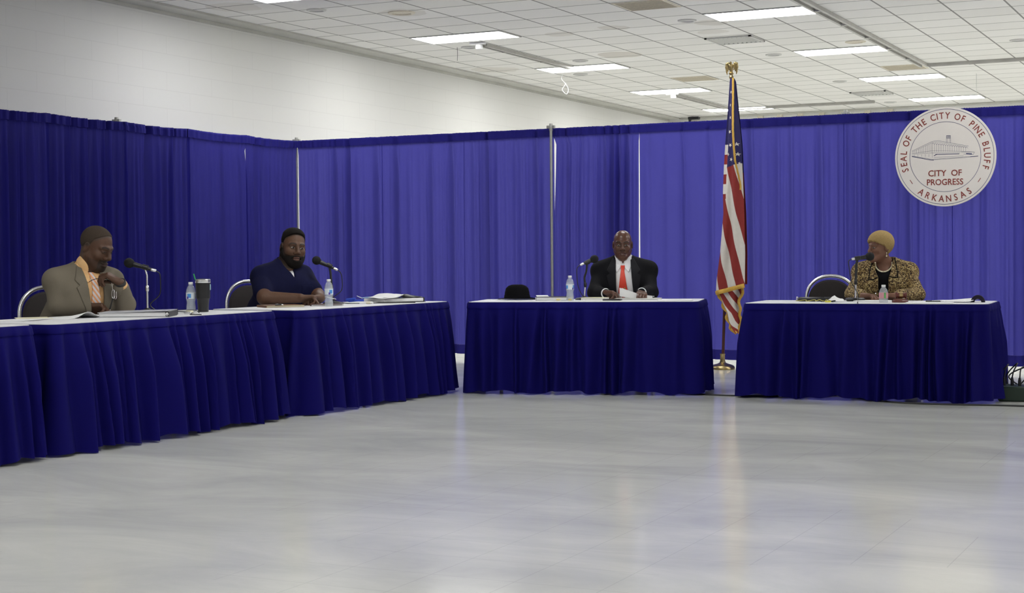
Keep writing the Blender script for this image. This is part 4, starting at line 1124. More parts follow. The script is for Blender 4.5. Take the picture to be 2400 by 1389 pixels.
M['label2'] = label_mat('pink_green_bottle_label', (.62, .30, .34, 1), (.50, .06, .16, 1), (.12, .42, .12, 1))
M['water'] = glass('water', (.62, .70, .76, 1), .02, .22)
def bottle(label, x, y, T, rz, short=False):
    t = thing('water_bottle', label, 'water bottle', (x, y, T), rz, 'plastic water bottles')
    if not short:
        pr = [(.020, .002), (.029, 0), (.0325, .006), (.0325, .012), (.0305, .017), (.0325, .023), (.0305, .029), (.0325, .035), (.0300, .041), (.0305, .048), (.0275, .060), (.0285, .072), (.0325, .084), (.0328, .090), (.0328, .136), (.0320, .142), (.0290, .158), (.0220, .174), (.0145, .184), (.0135, .190), (.0135, .196)]
        lb, cap, wl = (.0332, .091, .134), .189, .150
    else:
        pr = [(.022, .002), (.031, 0), (.034, .006), (.034, .050), (.0335, .078), (.031, .092), (.022, .108), (.0145, .117), (.0135, .122), (.0135, .128)]
        lb, cap, wl = (.0345, .034, .078), .120, .085
    MB().lathe(pr, seg=28).build('body', M['clear'], t)
    MB().lathe([(lb[0], lb[1]), (lb[0], lb[2])], seg=28).build('label_band', M['label2'] if short else M['label'], t)
    MB().lathe([(.0150, cap), (.0155, cap+.003), (.0155, cap+.014), (.0145, cap+.0165)], seg=20).build('cap', M['plast'], t)
    wt = [(max(r-.0018, .001), h+.002) for r, h in pr if h < wl]; wt.append((wt[-1][0], wl))
    MB().lathe(wt, seg=24).build('water', M['water'], t)
    return t
bottle('water bottle beside the black tumbler', -6.645, 8.476, .745, .3)
bottle('water bottle in front of the microphone of the man in navy scrubs', -6.365, 9.766, .742, 1.1)
bottle('water bottle beside the book left of the bald man', -5.188, 11.574, .739, -.5)
bottle('small water bottle with a pink and green label before the woman', -2.66, 11.78, .729, .9, True)
t = thing('tumbler', 'tall black tumbler with a steel rim and green straw', 'tumbler', (-6.56, 8.50, .745))
MB().lathe([(.034, 0), (.036, .003), (.038, .05), (.042, .088), (.0475, .094), (.051, .20)], seg=32).build('body', M['black'], t)
MB().lathe([(.0515, .20), (.0525, .203), (.0525, .222), (.050, .2245), (.046, .2235)], seg=32).build('rim', M['chrome'], t)
MB().lathe([(.048, .217), (.047, .226), (.02, .228)], seg=28).build('lid', M['black'], t)
MB().tube([(-.012, -.01, .10), (-.048, -.038, .262)], .0042, 10).build('straw', mat('green_straw', (.02, .36, .09, 1), .35), t)
MB().box((.0435, .02, .17), (.012, .014, .04), rotz(.45), bev=.003).build('badge', mat('pale_blue_badge', (.35, .55, .62, 1), .3), t)
# ------------------------------------------------------------------ papers, books and small things
def sheet(name, label, cat, c, size, rz, mat_, n=1, curl=None, group=None, th=.0012):
    "a loose sheet or a thin stack with gently lifted corners"
    t = thing(name, label, cat, c, rz, group)
    w_, h_ = size; U = np.linspace(-.5, .5, 13); Vv = np.linspace(-.5, .5, 13)
    cu = curl or (lambda u, v: .0)
    b = MB()
    top = [[(u*w_, v*h_, th*n+max(0, cu(u, v))) for u in U] for v in Vv]; bot = [[(u*w_, v*h_, max(0, cu(u, v))) for u in U] for v in Vv]
    b.grid(top); b.grid([r_[::-1] for r_ in bot])
    for q in (0, -1):
        b.grid([top[q], bot[q]] if q else [bot[q], top[q]]); b.grid([[r_[q] for r_ in bot], [r_[q] for r_ in top]] if q else [[r_[q] for r_ in top], [r_[q] for r_ in bot]])
    o = b.build('page', mat_, t); return t
def book(name, label, cat, c, size, rz, cover, pages, spine=None, group=None, tilt=0):
    t = thing(name, label, cat, c, rz, group); w_, h_, d_ = size; e = .003
    MB().box((.003, 0, d_/2), (w_-.010, h_-.008, d_-2*e)).build('pages', pages, t, False)
    MB().box((0, 0, e/2), (w_, h_, e)).build('back_cover', cover, t, False)
    MB().box((0, 0, d_-e/2), (w_, h_, e), np.array([[1, 0, 0], [0, 1, -tilt], [0, tilt, 1]])).build('front_cover', cover, t, False)
    MB().box((-w_/2+.002, 0, d_/2), (.005, h_, d_)).build('spine', spine or cover, t, False)
    return t
G1 = 'papers on the table of the man in the tan jacket'
sheet('paper_sheet', 'white papers at the near left end of the tan-jacket table', 'paper', (-6.80, 7.06, .7453), (.22, .28), .35, M['paper'], 3, lambda u, v: .012*max(0, u+.1)**2, G1)
sheet('paper_sheet', 'white sheet with a raised fold under the hand of the tan-jacket man', 'paper', (-6.72, 7.42, .7453), (.22, .28), -.3, M['paper'], 1, lambda u, v: .036*math.exp(-((v-.1)/.22)**2)*(.6+u), G1)
sheet('paper_sheet', 'cream sheet lying beside the left chair', 'paper', (-6.93, 7.28, .7453), (.2, .26), .9, M['paper2'], 2, lambda u, v: .01*max(0, v)**2, G1)
mclear = mat('frosted_binder_cover', (.55, .56, .60, 1), .25, var=.18, scale=9)
t = thing('ring_binder', 'thick white ring binder with a black spine in front of the tan jacket', 'binder', (-6.465, 7.71, .745), .50)
MB().box((0, 0, .003), (.44, .31, .003)).build('back_cover', mclear, t, False)
MB().box((-.005, 0, .019), (.415, .29, .026), bev=.003).build('pages', M['paper'], t, False)
MB().box((0, 0, .036), (.44, .31, .003), np.array([[1, 0, -.02], [0, 1, 0], [.02, 0, 1]])).build('front_cover', mclear, t, False)
MB().box((.212, 0, .020), (.022, .31, .042), bev=.006).build('spine', M['black'], t, False)
MB().lathe([(.010, -.001), (.0075, .0)], (.212, -.156, .020), 16, ax=(0, -1, 0)).build('finger_hole', M['chrome'], t)
def glasses(label, c, rz, folded=True, m='black'):
    t = thing('eyeglasses', label, 'eyeglasses', c, rz); fr = M[m]
    for s in (-1, 1):
        MB().tube([(s*.034+.026*math.cos(a), 0, .020+.019*math.sin(a)) for a in np.linspace(0, 2*PI, 21)[:-1]], .0016, 6, closed=True).build('rim', fr, t)
        MB().tube(spline([(s*.062, 0, .026), (s*.064, .02, .027), (s*.06, .11, .026), (s*.058, .14, .008)], 6), .0017, 6).build('temple', fr, t)
    MB().tube(spline([(-.009, 0, .026), (0, -.003, .029), (.009, 0, .026)], 5), .0016, 6).build('bridge', fr, t)
    return t
glasses('black-framed eyeglasses lying right of the ring binder', (-6.46, 8.10, .7455), -.9)
b = MB(); b.tube(spline([(-6.66, 8.26, .749), (-6.55, 8.20, .760), (-6.45, 8.22, .755), (-6.36, 8.12, .750), (-6.30, 8.03, .7485), (-6.205, 8.02, .749)], 8), .0032, 6)
tag(b.build('loose_cable', M['black']), 'thin black cable between the ring binder and the water bottle', 'cable')
t = thing('usb_drive', 'small shiny silver drive by the black cable', 'flash drive', (-6.40, 8.13, .7455), .4)
MB().box((0, 0, .008), (.05, .02, .014), bev=.004).build('case', M['chrome'], t); MB().box((.032, 0, .008), (.016, .013, .006)).build('plug', M['steel'], t)
tag(MB().box((0, 0, .010), (.05, .03, .02), bev=.006).build('sticky_pad', M['paper2']), 'small cream pad at the foot of the first water bottle', 'note pad').location = (-6.52, 8.30, .7455)
# eyeglasses held by the man in the tan jacket
t = thing('eyeglasses', 'wire eyeglasses dangling from the raised hand of the tan-jacket man', 'eyeglasses', (-6.93, 8.006, .95))
o0 = V(-6.93, 8.006, .95)
MB().tube(spline([V(-7.068, 7.938, .960)-o0, V(-7.045, 7.95, .975)-o0, V(-7.0, 7.97, .986)-o0, V(-6.955, 7.99, .978)-o0, V(-6.93, 8.0, .955)-o0], 8), .0022, 8).build('temple', M['black'], t)
for k, dx in ((0, 0), (1, .014)):
    MB().tube([V(.012+.013*math.cos(a)+dx*.25, dx, -.07+.030*math.sin(a)-dx*.3) for a in np.linspace(0, 2*PI, 21)[:-1]], .0018, 6, closed=True).build('rim', M['chrome'], t)
MB().tube([(0, 0, .004), (.008, .0, -.040)], .0018, 6).build('hinge', M['chrome'], t)
def pen(label, a, b_, m):
    a, b_ = V(*a), V(*b_); t = thing('pen', label, 'pen', tuple(a)); d = b_-a; L = np.linalg.norm(d); ax = d/L
    MB().lathe([(.0035, 0), (.0045, .004), (.0045, L*.75)], seg=12, ax=ax).build('barrel', m, t)
    MB().lathe([(.0045, L*.75), (.004, L*.9), (.0012, L)], seg=12, ax=ax).build('tip', M['chrome'], t)
    MB().box(ax*L*.12+V(0, 0, .005), (.004, .004, .004)).tube([ax*L*.02+V(0, 0, .0055), ax*L*.32+V(0, 0, .0055)], .0012, 6).build('clip', M['chrome'], t)
    return t
pen('dark pen held in the right hand of the tan-jacket man', (-6.945, 8.035, .855), (-6.972, 8.02, .752), M['black'])
# table of the man in the navy scrub top
book('notebook', 'cream-paged brown notebook under the forearm of the man in scrubs', 'notebook', (-6.66, 9.56, .742), (.30, .21, .018), .95, mat('brown_leather', (.18, .09, .04, 1), .5), M['paper2'])
pen('black clip pen lying on the cream notebook', (-6.61, 9.42, .7645), (-6.57, 9.47, .7645), M['black'])
book('portfolio', 'dark brown portfolio under the hands of the man in scrubs', 'portfolio', (-6.48, 9.92, .742), (.24, .20, .014), .5, mat('dark_brown_leather', (.07, .03, .02, 1), .45), M['paper'])
pen('pen with a white cap held by the man in scrubs', (-6.50, 9.92, .81), (-6.44, 9.985, .79), M['plast'])
G2 = 'papers right of the man in navy scrubs'
sheet('paper_sheet', 'white paper right of the second microphone base', 'paper', (-6.52, 10.52, .7425), (.22, .28), .2, M['paper'], 8, None, G2)
t = thing('cloth_pouch', 'royal blue cloth pouch beside the face mask', 'pouch', (-6.66, 10.66, .7425), .3)
bl = mat('royal_blue_cloth', (.02, .06, .45, 1), .8, var=.3)
b = SDF(); b.rc(V(-6.70, 10.60, .752), V(-6.58, 10.78, .752), .016, .012, .01); b.rc(V(-6.72, 10.58, .765), V(-6.66, 10.60, .775), .014, .010, .01); b.rc(V(-6.62, 10.72, .765), V(-6.56, 10.86, .760), .012, .009, .01)
o = blob('cloth', b, V(-6.8, 10.5, .742), V(-6.45, 10.95, .8), .004, bl, t); o.matrix_parent_inverse = Matrix.Rotation(-.3, 4, 'Z')
t = thing('face_mask', 'pale blue pleated face mask with white ear loops', 'face mask', (-6.62, 10.80, .772), .55)
G = [[(x, y*.045*(1-.3*abs(x/.085)), .012*math.cos(x*14)+.0025*math.sin(y*9)) for x in np.linspace(-.085, .085, 15)] for y in np.linspace(-1, 1, 11)]
MB().grid(G).grid([[(p[0], p[1], p[2]-.003) for p in r_] for r_ in G]).build('pleated_panel', mat('pale_blue_mask_fabric', (.36, .56, .74, 1), .8), t)
for s in (-1, 1): MB().tube(spline([(s*.08, -.028, .004), (s*.115, -.02, .018), (s*.12, .015, .022), (s*.08, .028, .004)], 7), .0016, 6).build('ear_loop', M['plast'], t)
t = thing('vial', 'tiny tan capped vial in front of the blue pouch', 'vial', (-6.36, 10.33, .7425), .4)
MB().tube([(-.022, 0, .011), (.012, 0, .011)], .011, 12).build('body', M['tan'], t); MB().tube([(.012, 0, .011), (.028, 0, .011)], .0085, 12).build('cap', M['plast'], t)
t = thing('ring_binder', 'open white binder heaped with loose papers at the far table end', 'binder', (-6.40, 10.78, .742), 1.18)
MB().box((0, 0, .004), (.42, .30, .004)).build('back_cover', M['black'], t, False)
MB().box((.0, 0, .020), (.40, .28, .028), bev=.004).build('pages', M['paper'], t, False)
MB().box((.20, 0, .022), (.012, .29, .036), bev=.004).build('spine', M['black'], t, False)
U = np.linspace(-.5, .5, 17)
for k, (ox, oy, an, hh) in enumerate(((-.06, -.03, .25, .030), (.03, .02, -.15, .018))):
    G = [[V(ox, oy, .037+.004*k)+rotz(an)@V(u*.36, v*.27, hh*math.exp(-((u-.1)/.25)**2)+.004*math.sin(v*6)+.004) for u in U] for v in U]
    MB().grid(G).grid([[p-V(0, 0, .0035) for p in r_] for r_ in G]).build('loose_sheet', M['paper'], t)
# table of the bald man
t = thing('fedora_hat', 'black felt hat with a rounded crown and narrow brim', 'hat', (-5.735, 11.70, .740), .3)
b = MB(); G = []
for r_, h_ in ((.145, .010), (.150, .007), (.146, .004), (.12, .006), (.100, .008), (.097, .012), (.096, .03), (.093, .065), (.085, .098), (.070, .118), (.048, .128), (.024, .126), (.002, .122)):
    G.append([(r_*1.12*math.cos(a), r_*.93*math.sin(a), h_+(.012*(abs(math.sin(a))**3) if r_ > .11 else 0)-(.010*math.exp(-(math.sin(a)*r_/.02)**2)*(h_ > .115))) for a in np.linspace(0, 2*PI, 41)])
fixn(b.grid(G).build('felt', mat('black_felt', (.006, .006, .007, 1), .95, var=.4, scale=200, spec=.1), t))
MB().grid([[(r_*1.12*math.cos(a), r_*.93*math.sin(a), h_) for a in np.linspace(0, 2*PI, 41)] for r_, h_ in ((.0985, .013), (.0995, .020), (.0975, .038), (.0965, .040))]).build('hat_band', M['blacktop'], t)
book('book', 'thick white book with a dark cover left of the bald man', 'book', (-5.37, 11.66, .739), (.28, .22, .030), .26, M['black'], M['paper'], M['paper'])
sheet('paper_sheet', 'folded white slip lying on the thick book', 'paper', (-5.46, 11.62, .7695), (.10, .08), .6, M['paper'], 2, lambda u, v: .014*max(0, v+.1))
for k, (x, y, lb) in enumerate(((-5.262, 11.505, 'yellow foam earplug left of the water bottle'), (-5.165, 11.525, 'yellow foam earplug right before the water bottle'))):
    t = tag(MB().tube([(-.016, 0, .009), (.006, 0, .009), (.016, .002, .009)], [.009, .009, .006], 12).build('earplug', mat('yellow_foam', (.68, .58, .25, 1), .8)), lb, 'earplug', 'yellow earplugs'); t.location = (x, y, .739); t.rotation_euler[2] = .3+k
t = thing('key_ring', 'small brass keys near the third microphone base', 'keys', (-5.09, 11.64, .739), .2)
MB().tube([(.014*math.cos(a), .014*math.sin(a), .003) for a in np.linspace(0, 2*PI, 17)[:-1]], .0015, 6, closed=True).build('ring', M['chrome'], t)
for a in (.3, 1.1, 2.2):
    MB().box(rotz(a)@V(.036, 0, .003+.002*a), (.035, .008, .002), rotz(a)).lathe([(.010, -.001), (.010, .001)], rotz(a)@V(.02, 0, .003+.002*a), 14).build('key', M['brass'], t)
book('notebook', 'white notebook with a dark edge by the right hand of the bald man', 'notebook', (-5.03, 11.72, .739), (.21, .16, .022), .15, M['paper2'], M['paper'], M['black'])
t = thing('mobile_phone', 'dark mobile phone lying face up before the bald man', 'phone', (-4.83, 11.62, .739), .15)
MB().box((0, 0, .007), (.15, .075, .012), bev=.004).build('case', M['black'], t); MB().box((0, 0, .0135), (.135, .066, .001)).build('screen', mat('dark_phone_glass', (.02, .02, .025, 1), .1), t, False)
G3 = 'papers of the bald man'
book('notebook', 'thin grey folder of papers under the hands of the bald man', 'folder', (-4.70, 11.86, .739), (.36, .26, .014), .22, M['grey'], M['paper'])
sheet('paper_sheet', 'white papers at the right end of the red tie table', 'paper', (-4.30, 11.66, .7395), (.28, .22), .3, M['paper'], 6, lambda u, v: .012*max(0, u)**2, G3)
t = thing('paper_sheet', 'page curling up from the hand of the bald man', 'paper', (-4.74, 11.90, .755), 0, G3)
G = []
for s in np.linspace(0, 1, 15):
    P0 = V(-4.84, 11.80, .84)*(1-s)+V(-4.60, 11.93, .770)*s; bow = V(0, 0, -.012*math.sin(PI*s))
    row = []
    for q in np.linspace(0, 1, 9):
        E_ = P0+bow+(V(-.02, .10, -.006)*q)-V(0, 0, .005*math.sin(PI*q)); row.append(E_-V(-4.74, 11.90, .755))
    G.append(row)
MB().grid(G).grid([[p+V(0, 0, .0012) for p in r_] for r_ in G]).build('page', M['paper'], t)
G = [[V(-4.84+.24*s, 11.80+.13*s, .84-.07*s-.012*math.sin(PI*s)-q*(.070-.05*s))-V(-4.74, 11.90, .755) for q in np.linspace(0, 1, 5)] for s in np.linspace(0, 1, 15)]
MB().grid(G).grid([[p+V(0, -.0012, 0) for p in r_] for r_ in G]).build('folded_page', M['paper'], t)
pen('green pen in the right hand of the bald man', (-4.835, 11.905, .835), (-4.865, 11.895, .756), mat('green_pen_plastic', (.03, .25, .06, 1), .4))
# table of the woman
t = thing('pencil_case', 'long black case with a chrome end, left of the woman', 'case', (-3.23, 11.98, .729), .05)
MB().box((0, 0, .018), (.30, .07, .034), bev=.012).build('case', M['black'], t)
MB().tube([(-.158+.0*a, .022*math.cos(a), .022+.016*math.sin(a)) for a in np.linspace(0, 2*PI, 17)[:-1]], .0035, 8, closed=True).build('ring', M['chrome'], t)
b = MB(); R_ = random.Random(4); p = [V(-3.34+.26*i/11+R_.uniform(-.012, .012), 11.82+R_.uniform(-.04, .04), .735+R_.uniform(0, .014)) for i in range(12)]
b.tube(spline(p, 6), .0035, 6)
tag(b.build('lanyard', mat('olive_yellow_cord', (.42, .38, .10, 1), .7)), 'tangled olive-yellow lanyard before the black case', 'lanyard')
glasses('dark eyeglasses lying on the yellow lanyard', (-3.12, 11.86, .7295), .2)
t = thing('tissue', 'crumpled white tissue left of the fourth microphone base', 'tissue', (-3.05, 11.86, .729), 0)
b = MB(); R_ = random.Random(9); G = [[(u*.06*(1+.2*R_.random()), v*.05*(1+.2*R_.random()), .004+.045*math.exp(-(u*u+v*v)*1.2)*(.5+.7*R_.random())) for u in np.linspace(-1, 1, 8)] for v in np.linspace(-1, 1, 7)]
b.grid(G).grid([[(x, y, .001) for x, y, z in r_] for r_ in G]).build('crumple', M['paper'], t)
t = tag(MB().box((0, 0, .006), (.04, .03, .012), bev=.003).build('sticky_note', mat('yellow_note_paper', (.75, .70, .08, 1), .7)), 'small bright yellow note beside the tissue', 'sticky note'); t.location = (-3.085, 11.76, .729)
sheet('paper_sheet', 'white pad under the clasped hands of the woman', 'paper', (-2.80, 12.02, .7293), (.26, .20), .05, M['paper'], 8)
t = thing('gavel', 'wooden gavel with a gold band lying on its block', 'gavel', (-2.545, 11.86, .757), .25)
wd = mat('red_brown_gavel_wood', (.12, .03, .02, 1), .3, var=.3)
MB().lathe([(.018, -.042), (.024, -.040), (.024, -.030), (.019, -.026), (.021, -.014), (.021, .014), (.019, .026), (.024, .030), (.024, .040), (.018, .042)], (0, 0, .026), 24, ax=(1, 0, 0)).build('head', wd, t)
MB().lathe([(.0218, -.012), (.0218, .012)], (0, 0, .026), 24, ax=(1, 0, 0)).build('gold_band', M['brass'], t)
MB().lathe([(.007, 0), (.006, .06), (.010, .16), (.008, .19)], (0, .015, .020), 14, ax=(.15, 1, -.10)).build('handle', wd, t)
t = thing('sound_block', 'round red-brown sound block under the gavel', 'sound block', (-2.55, 11.85, .729), 0)
MB().lathe([(.058, 0), (.062, .004), (.060, .014), (.054, .018), (.052, .027)], seg=32).build('block', wd, t)
G4 = 'papers at the right end of the gold-jacket table'
sheet('paper_sheet', 'lower white sheets right of the gavel', 'paper', (-2.32, 11.82, .7293), (.34, .24), .1, M['paper'], 4, None, G4)
sheet('paper_sheet', 'white sheets lifted at one corner at the right of the woman', 'paper', (-2.18, 12.02, .7345), (.34, .24), -.35, M['paper'], 5, lambda u, v: .05*max(0, u*.6+v*.6-.1), G4)
pen('dark pen on the papers right of the woman', (-2.36, 11.86, .7395), (-2.22, 11.90, .7395), M['black'])
t = thing('headband', 'dark arched headband standing at the right table end', 'headband', (-1.995, 11.98, .729), .1)
G = [[(.052*math.cos(a), y, .056*math.sin(a)*(1+.05*y)) for y in np.linspace(-.022, .022, 5)] for a in np.linspace(0, PI, 21)]
G2_ = [[(.026*math.cos(a), y, .027*math.sin(a)) for y in np.linspace(-.022, .022, 5)] for a in np.linspace(0, PI, 21)]
b = MB().grid(G).grid(G2_)
for q in (0, -1): b.grid([[r_[q] for r_ in G], [r_[q] for r_ in G2_]])
fixn(b.build('band', mat('dark_plum_felt', (.012, .008, .022, 1), .9), t))
# ------------------------------------------------------------------ stage box and cables on the floor
t = thing('stage_box', 'dark green audio stage box with plugged cables on the floor', 'stage box', (-1.63, 11.98, 0), .10)
MB().box((0, 0, .055), (.42, .28, .11), bev=.01).build('housing', mat('dark_green_metal', (.010, .028, .016, 1), .5), t)
b = MB()
for i in range(7): b.lathe([(.012, 0), (.012, .035), (.008, .06)], (-.17+i*.055, -.03+.03*(i % 2), .11), 12)
b.build('plug', M['black'], t)
for i in range(7):
    x = -.17+i*.055; y = -.03+.03*(i % 2); R_ = random.Random(i)
    MB().tube(spline([(x, y, .165), (x+.01, y, .21+.03*R_.random()), (x+.05*R_.uniform(-1, 1), y+.05, .25+.03*R_.random()), (x+.10*R_.uniform(-1, 1), y+.13, .16), (x+.2*R_.uniform(-1, 1), y+.24, .02), (x+.3*R_.uniform(-.6, 1), y+.40, .008)], 7), .005, 8).build('cable', M['black'], t)
b = MB(); b.tube(spline([(-4.7, 12.1, .006), (-4.2, 11.62, .006), (-3.86, 11.52, .006), (-3.45, 11.60, .006), (-3.0, 11.9, .006)], 10), .007, 8)
tag(b.build('floor_cable', M['black']), 'black cable on the floor between the two far tables', 'cable')
b = MB(); b.tube(spline([(-2.9, 11.75, .006), (-2.5, 11.42, .006), (-2.1, 11.40, .006), (-1.75, 11.46, .006), (-1.2, 11.50, .006), (-.7, 11.8, .006)], 10), .007, 8)
tag(b.build('floor_cable', M['black']), 'black cable on the floor running to the right edge', 'cable')
# ------------------------------------------------------------------ flag on its pole
FP0, FP1 = V(-4.757, 14.20, 0), V(-4.655, 14.20, 2.80)
t = thing('flag_pole', 'dark wooden flag pole on a brass base with an eagle finial', 'flag pole', tuple(FP0))
pd = FP1-FP0
MB().tube([pd*.045, pd*.5, pd*.985], [.014, .0135, .0125], 16).build('pole', M['wood'], t)
MB().lathe([(.116, 0), (.120, .006), (.118, .020), (.108, .034), (.080, .046), (.045, .056), (.028, .066), (.023, .085), (.022, .135), (.025, .14), (.025, .15), (.016, .152)], seg=40).build('base', M['brass'], t)
MB().lathe([(.0145, 1.40), (.017, 1.405), (.017, 1.445), (.0145, 1.45)], (pd[0]*.0, 0, 0), 16, ax=pd).build('joint_sleeve', M['brass'], t)
MB().lathe([(.015, -.06), (.017, -.05), (.013, -.02), (.018, -.01), (.022, .005), (.014, .02), (.020, .03), (.024, .042), (.012, .055)], pd*1.0, 20).build('finial_collar', M['brass'], t)
K = SDF(); c = FP1+V(0, 0, .05)
K.rc(c, c+V(0, -.008, .055), .014, .020, .01); K.rc(c+V(0, -.008, .06), c+V(0, -.020, .090), .014, .011, .008); K.rc(c+V(0, -.022, .092), c+V(0, -.042, .086), .008, .003, .004)
for s in (-1, 1):
    w_ = [c+V(s*.012, .006, .060), c+V(s*.034, .012, .088), c+V(s*.050, .014, .082), c+V(s*.056, .014, .050), c+V(s*.050, .014, .006), c+V(s*.046, .014, -.016)]
    for i, rr in enumerate((.011, .012, .011, .009, .006)): K.rc(w_[i], w_[i+1], rr, rr*.85, .008)
    K.rc(w_[1], c+V(s*.022, .010, .022), .009, .005, .008); K.rc(w_[2], c+V(s*.034, .012, .012), .009, .004, .008)
blob('eagle_finial', K, c-.12, c+.14, .0035, M['brass'], t)
# the hanging flag: a folded front layer, a folded-back right layer and a lower tail
flag = thing('flag', 'american flag with gold fringe hanging folded from the wooden pole', 'flag', (FP0[0], 14.20, 1.6))
ZT = [2.80, 2.757, 2.488, 2.154, 1.93, 1.71, 1.498, 1.11, .853, .72]
XLs = [-4.655, -4.660, -4.679, -4.706, -4.72, -4.73, -4.727, -4.763, -4.799, -4.806]
XRs = [-4.632, -4.612, -4.585, -4.551, -4.542, -4.53, -4.518, -4.508, -4.511, -4.514]
xl = lambda z: float(np.interp(-z, [-q for q in ZT], XLs)); xr = lambda z: float(np.interp(-z, [-q for q in ZT], XRs))
fr_z = [2.78, 2.60, 2.488, 2.32, 2.154, 1.99, 1.88, 1.766]; fr_x = [-4.624, -4.617, -4.614, -4.606, -4.597, -4.585, -4.568, -4.550]
frx = lambda z: float(np.interp(-z, [-q for q in fr_z], fr_x))
m_r, m_w, m_n = mat('flag_red_cloth', (.25, .022, .018, 1), .8, var=.12), mat('flag_white_cloth', (.68, .64, .58, 1), .8, var=.06), mat('flag_navy_cloth', (.018, .015, .095, 1), .85, var=.2)
FM = [m_r, m_w, m_n]
def stripe(x, z):
    q = (745*(x+4.803)+245-174*(1.497-z)-280)/65
    return int(math.floor(q)) % 2
def fcol(x, z, s):
    if z > 1.64 and x < xl(z)+.034:
        return 2 if z > 2.157 else (1 if int((2.157-z)/.094) % 2 == 0 else 0)
    if z > 1.945+.28*(x+4.66): return 2
    return stripe(x, z)
def fdep(s, z):
    h = min(1, (2.8-z)/.5)
    return 14.165-h*(.055*math.sin(PI*s)**.7+.020*math.sin(7.5*s+1.3*z)+.010*math.sin(15*s-2*z+1))
def layer(fa, fb, z0, z1, nz, ns, col, dep, hem=None):
    G = []; Cc = []
    for i in range(nz):
        row = []; cr = []
        for j in range(ns):
            s = j/(ns-1); k = i/(nz-1); zb = hem(s) if hem else z1; z = z0+(zb-z0)*k
            a, b_ = fa(z), fb(z); x = a+(b_-a)*s
            row.append((x, dep(s, z), z)); cr.append(col(x, z, s))
        G.append(row); Cc.append(cr)
    return G, Cc
b = MB()
G, Cc = layer(xl, xr, 2.79, .72, 760, 110, fcol, fdep, lambda s: .722+.074*s); b.grid(G, mf=lambda i, j: Cc[i][j])
G2_, C2 = layer(xl, xr, 2.79, .72, 60, 14, lambda x, z, s: 2 if z > 1.9 else int(s*5) % 2, lambda s, z: 14.215+.04*math.sin(PI*s)*min(1, (2.8-z)/.5), lambda s: .82); b.grid(G2_, mf=lambda i, j: C2[i][j])
# tail below the hem
tl = lambda z: float(np.interp(-z, [-.80, -.62, -.545, -.47, -.40, -.34], [-4.80, -4.735, -4.70, -4.690, -4.655, -4.60]))
tr_ = lambda z: float(np.interp(-z, [-.80, -.62, -.50, -.42, -.34], [-4.545, -4.590, -4.575, -4.590, -4.596]))
def tcol(x, z, s): return int(math.floor((x-tl(z)+.9*(z-.34)*.25)*22)) % 2
td = lambda s, z: 14.185-.045*math.sin(PI*s*1.6+.5)-.012*math.sin(14*s+9*z)
G3_, C3 = layer(tl, tr_, .80, .35, 240, 90, tcol, td); b.grid(G3_, mf=lambda i, j: C3[i][j])
stars = [(1713.6, 217.7), (1713.0, 248.6), (1714.4, 277.3), (1713.0, 310.7), (1714.4, 341.6), (1708.6, 363.5), (1716.3, 375.0), (1734.1, 385.4), (1731.3, 362.2), (1729.8, 339.0)]
for k, (x_, z_) in enumerate([(-4.640, 2.655), (-4.644, 2.53), (-4.640, 2.41), (-4.645, 2.275), (-4.640, 2.148), (-4.664, 2.062), (-4.632, 2.012), (-4.560, 1.972), (-4.571, 2.06), (-4.578, 2.155)]):
    rr = .021 if k > 2 else .019
    po = []
    for i in range(10):
        a = PI/2+i*PI/5+.15*k; r_ = rr if i % 2 == 0 else rr*.4; po.append((r_*math.cos(a)*(.55 if k < 3 or k in (5, 7) else .95), r_*math.sin(a)))
    P3 = [];
    for (u, v) in po+[(0, 0)]:
        x, z = x_+u, z_+v; s = min(1, max(0, (x-xl(z))/(xr(z)-xl(z)))); P3.append((x, fdep(s, z)-.004, z))
    b.add(P3, [(i, (i+1) % 10, 10) for i in range(10)], 1)
b.build('cloth', FM, flag, 'all', False)
def ribbon(pts, wdt, seedy):
    bb_ = MB(); P = np.array(pts); T = np.gradient(P, axis=0); T /= np.linalg.norm(T, axis=1)[:, None]
    n = V(0, -1, 0); side = np.cross(T, n); side /= np.linalg.norm(side, axis=1)[:, None]
    G = [[P[i]+side[i]*wdt*(q-.5)+V(0, -.006*math.cos((q-.5)*PI)+.002*math.sin(i*1.7), 0) for q in np.linspace(0, 1, 6)] for i in range(len(P))]
    bb_.grid(G); return bb_
def on_flag(x, z, lift): s = min(1, max(0, (x-xl(z))/(xr(z)-xl(z)+1e-9))); return V(x, fdep(s, z)-lift, z)
ribbon([on_flag(frx(z), z, .008) for z in np.linspace(2.79, 1.72, 70)], .021, 1).build('fringe', M['gold'], flag, 'all', False)
ribbon([on_flag(xl(.76)+(xr(.8)-xl(.76))*s, .735+.074*s, .008) for s in np.linspace(0, 1, 40)], .040, 2).build('fringe', M['gold'], flag, 'all', False)
zt = np.linspace(.74, .35, 60)
ribbon([V(tl(z)+.012*math.sin(z*60), td(0, z)-.008, z) for z in zt], .030, 3).build('fringe', M['gold'], flag, 'all', False)
ribbon([V(tr_(z)+.010*math.sin(z*45), td(1, z)-.008, z) for z in np.linspace(.80, .345, 60)], .028, 4).build('fringe', M['gold'], flag, 'all', False)
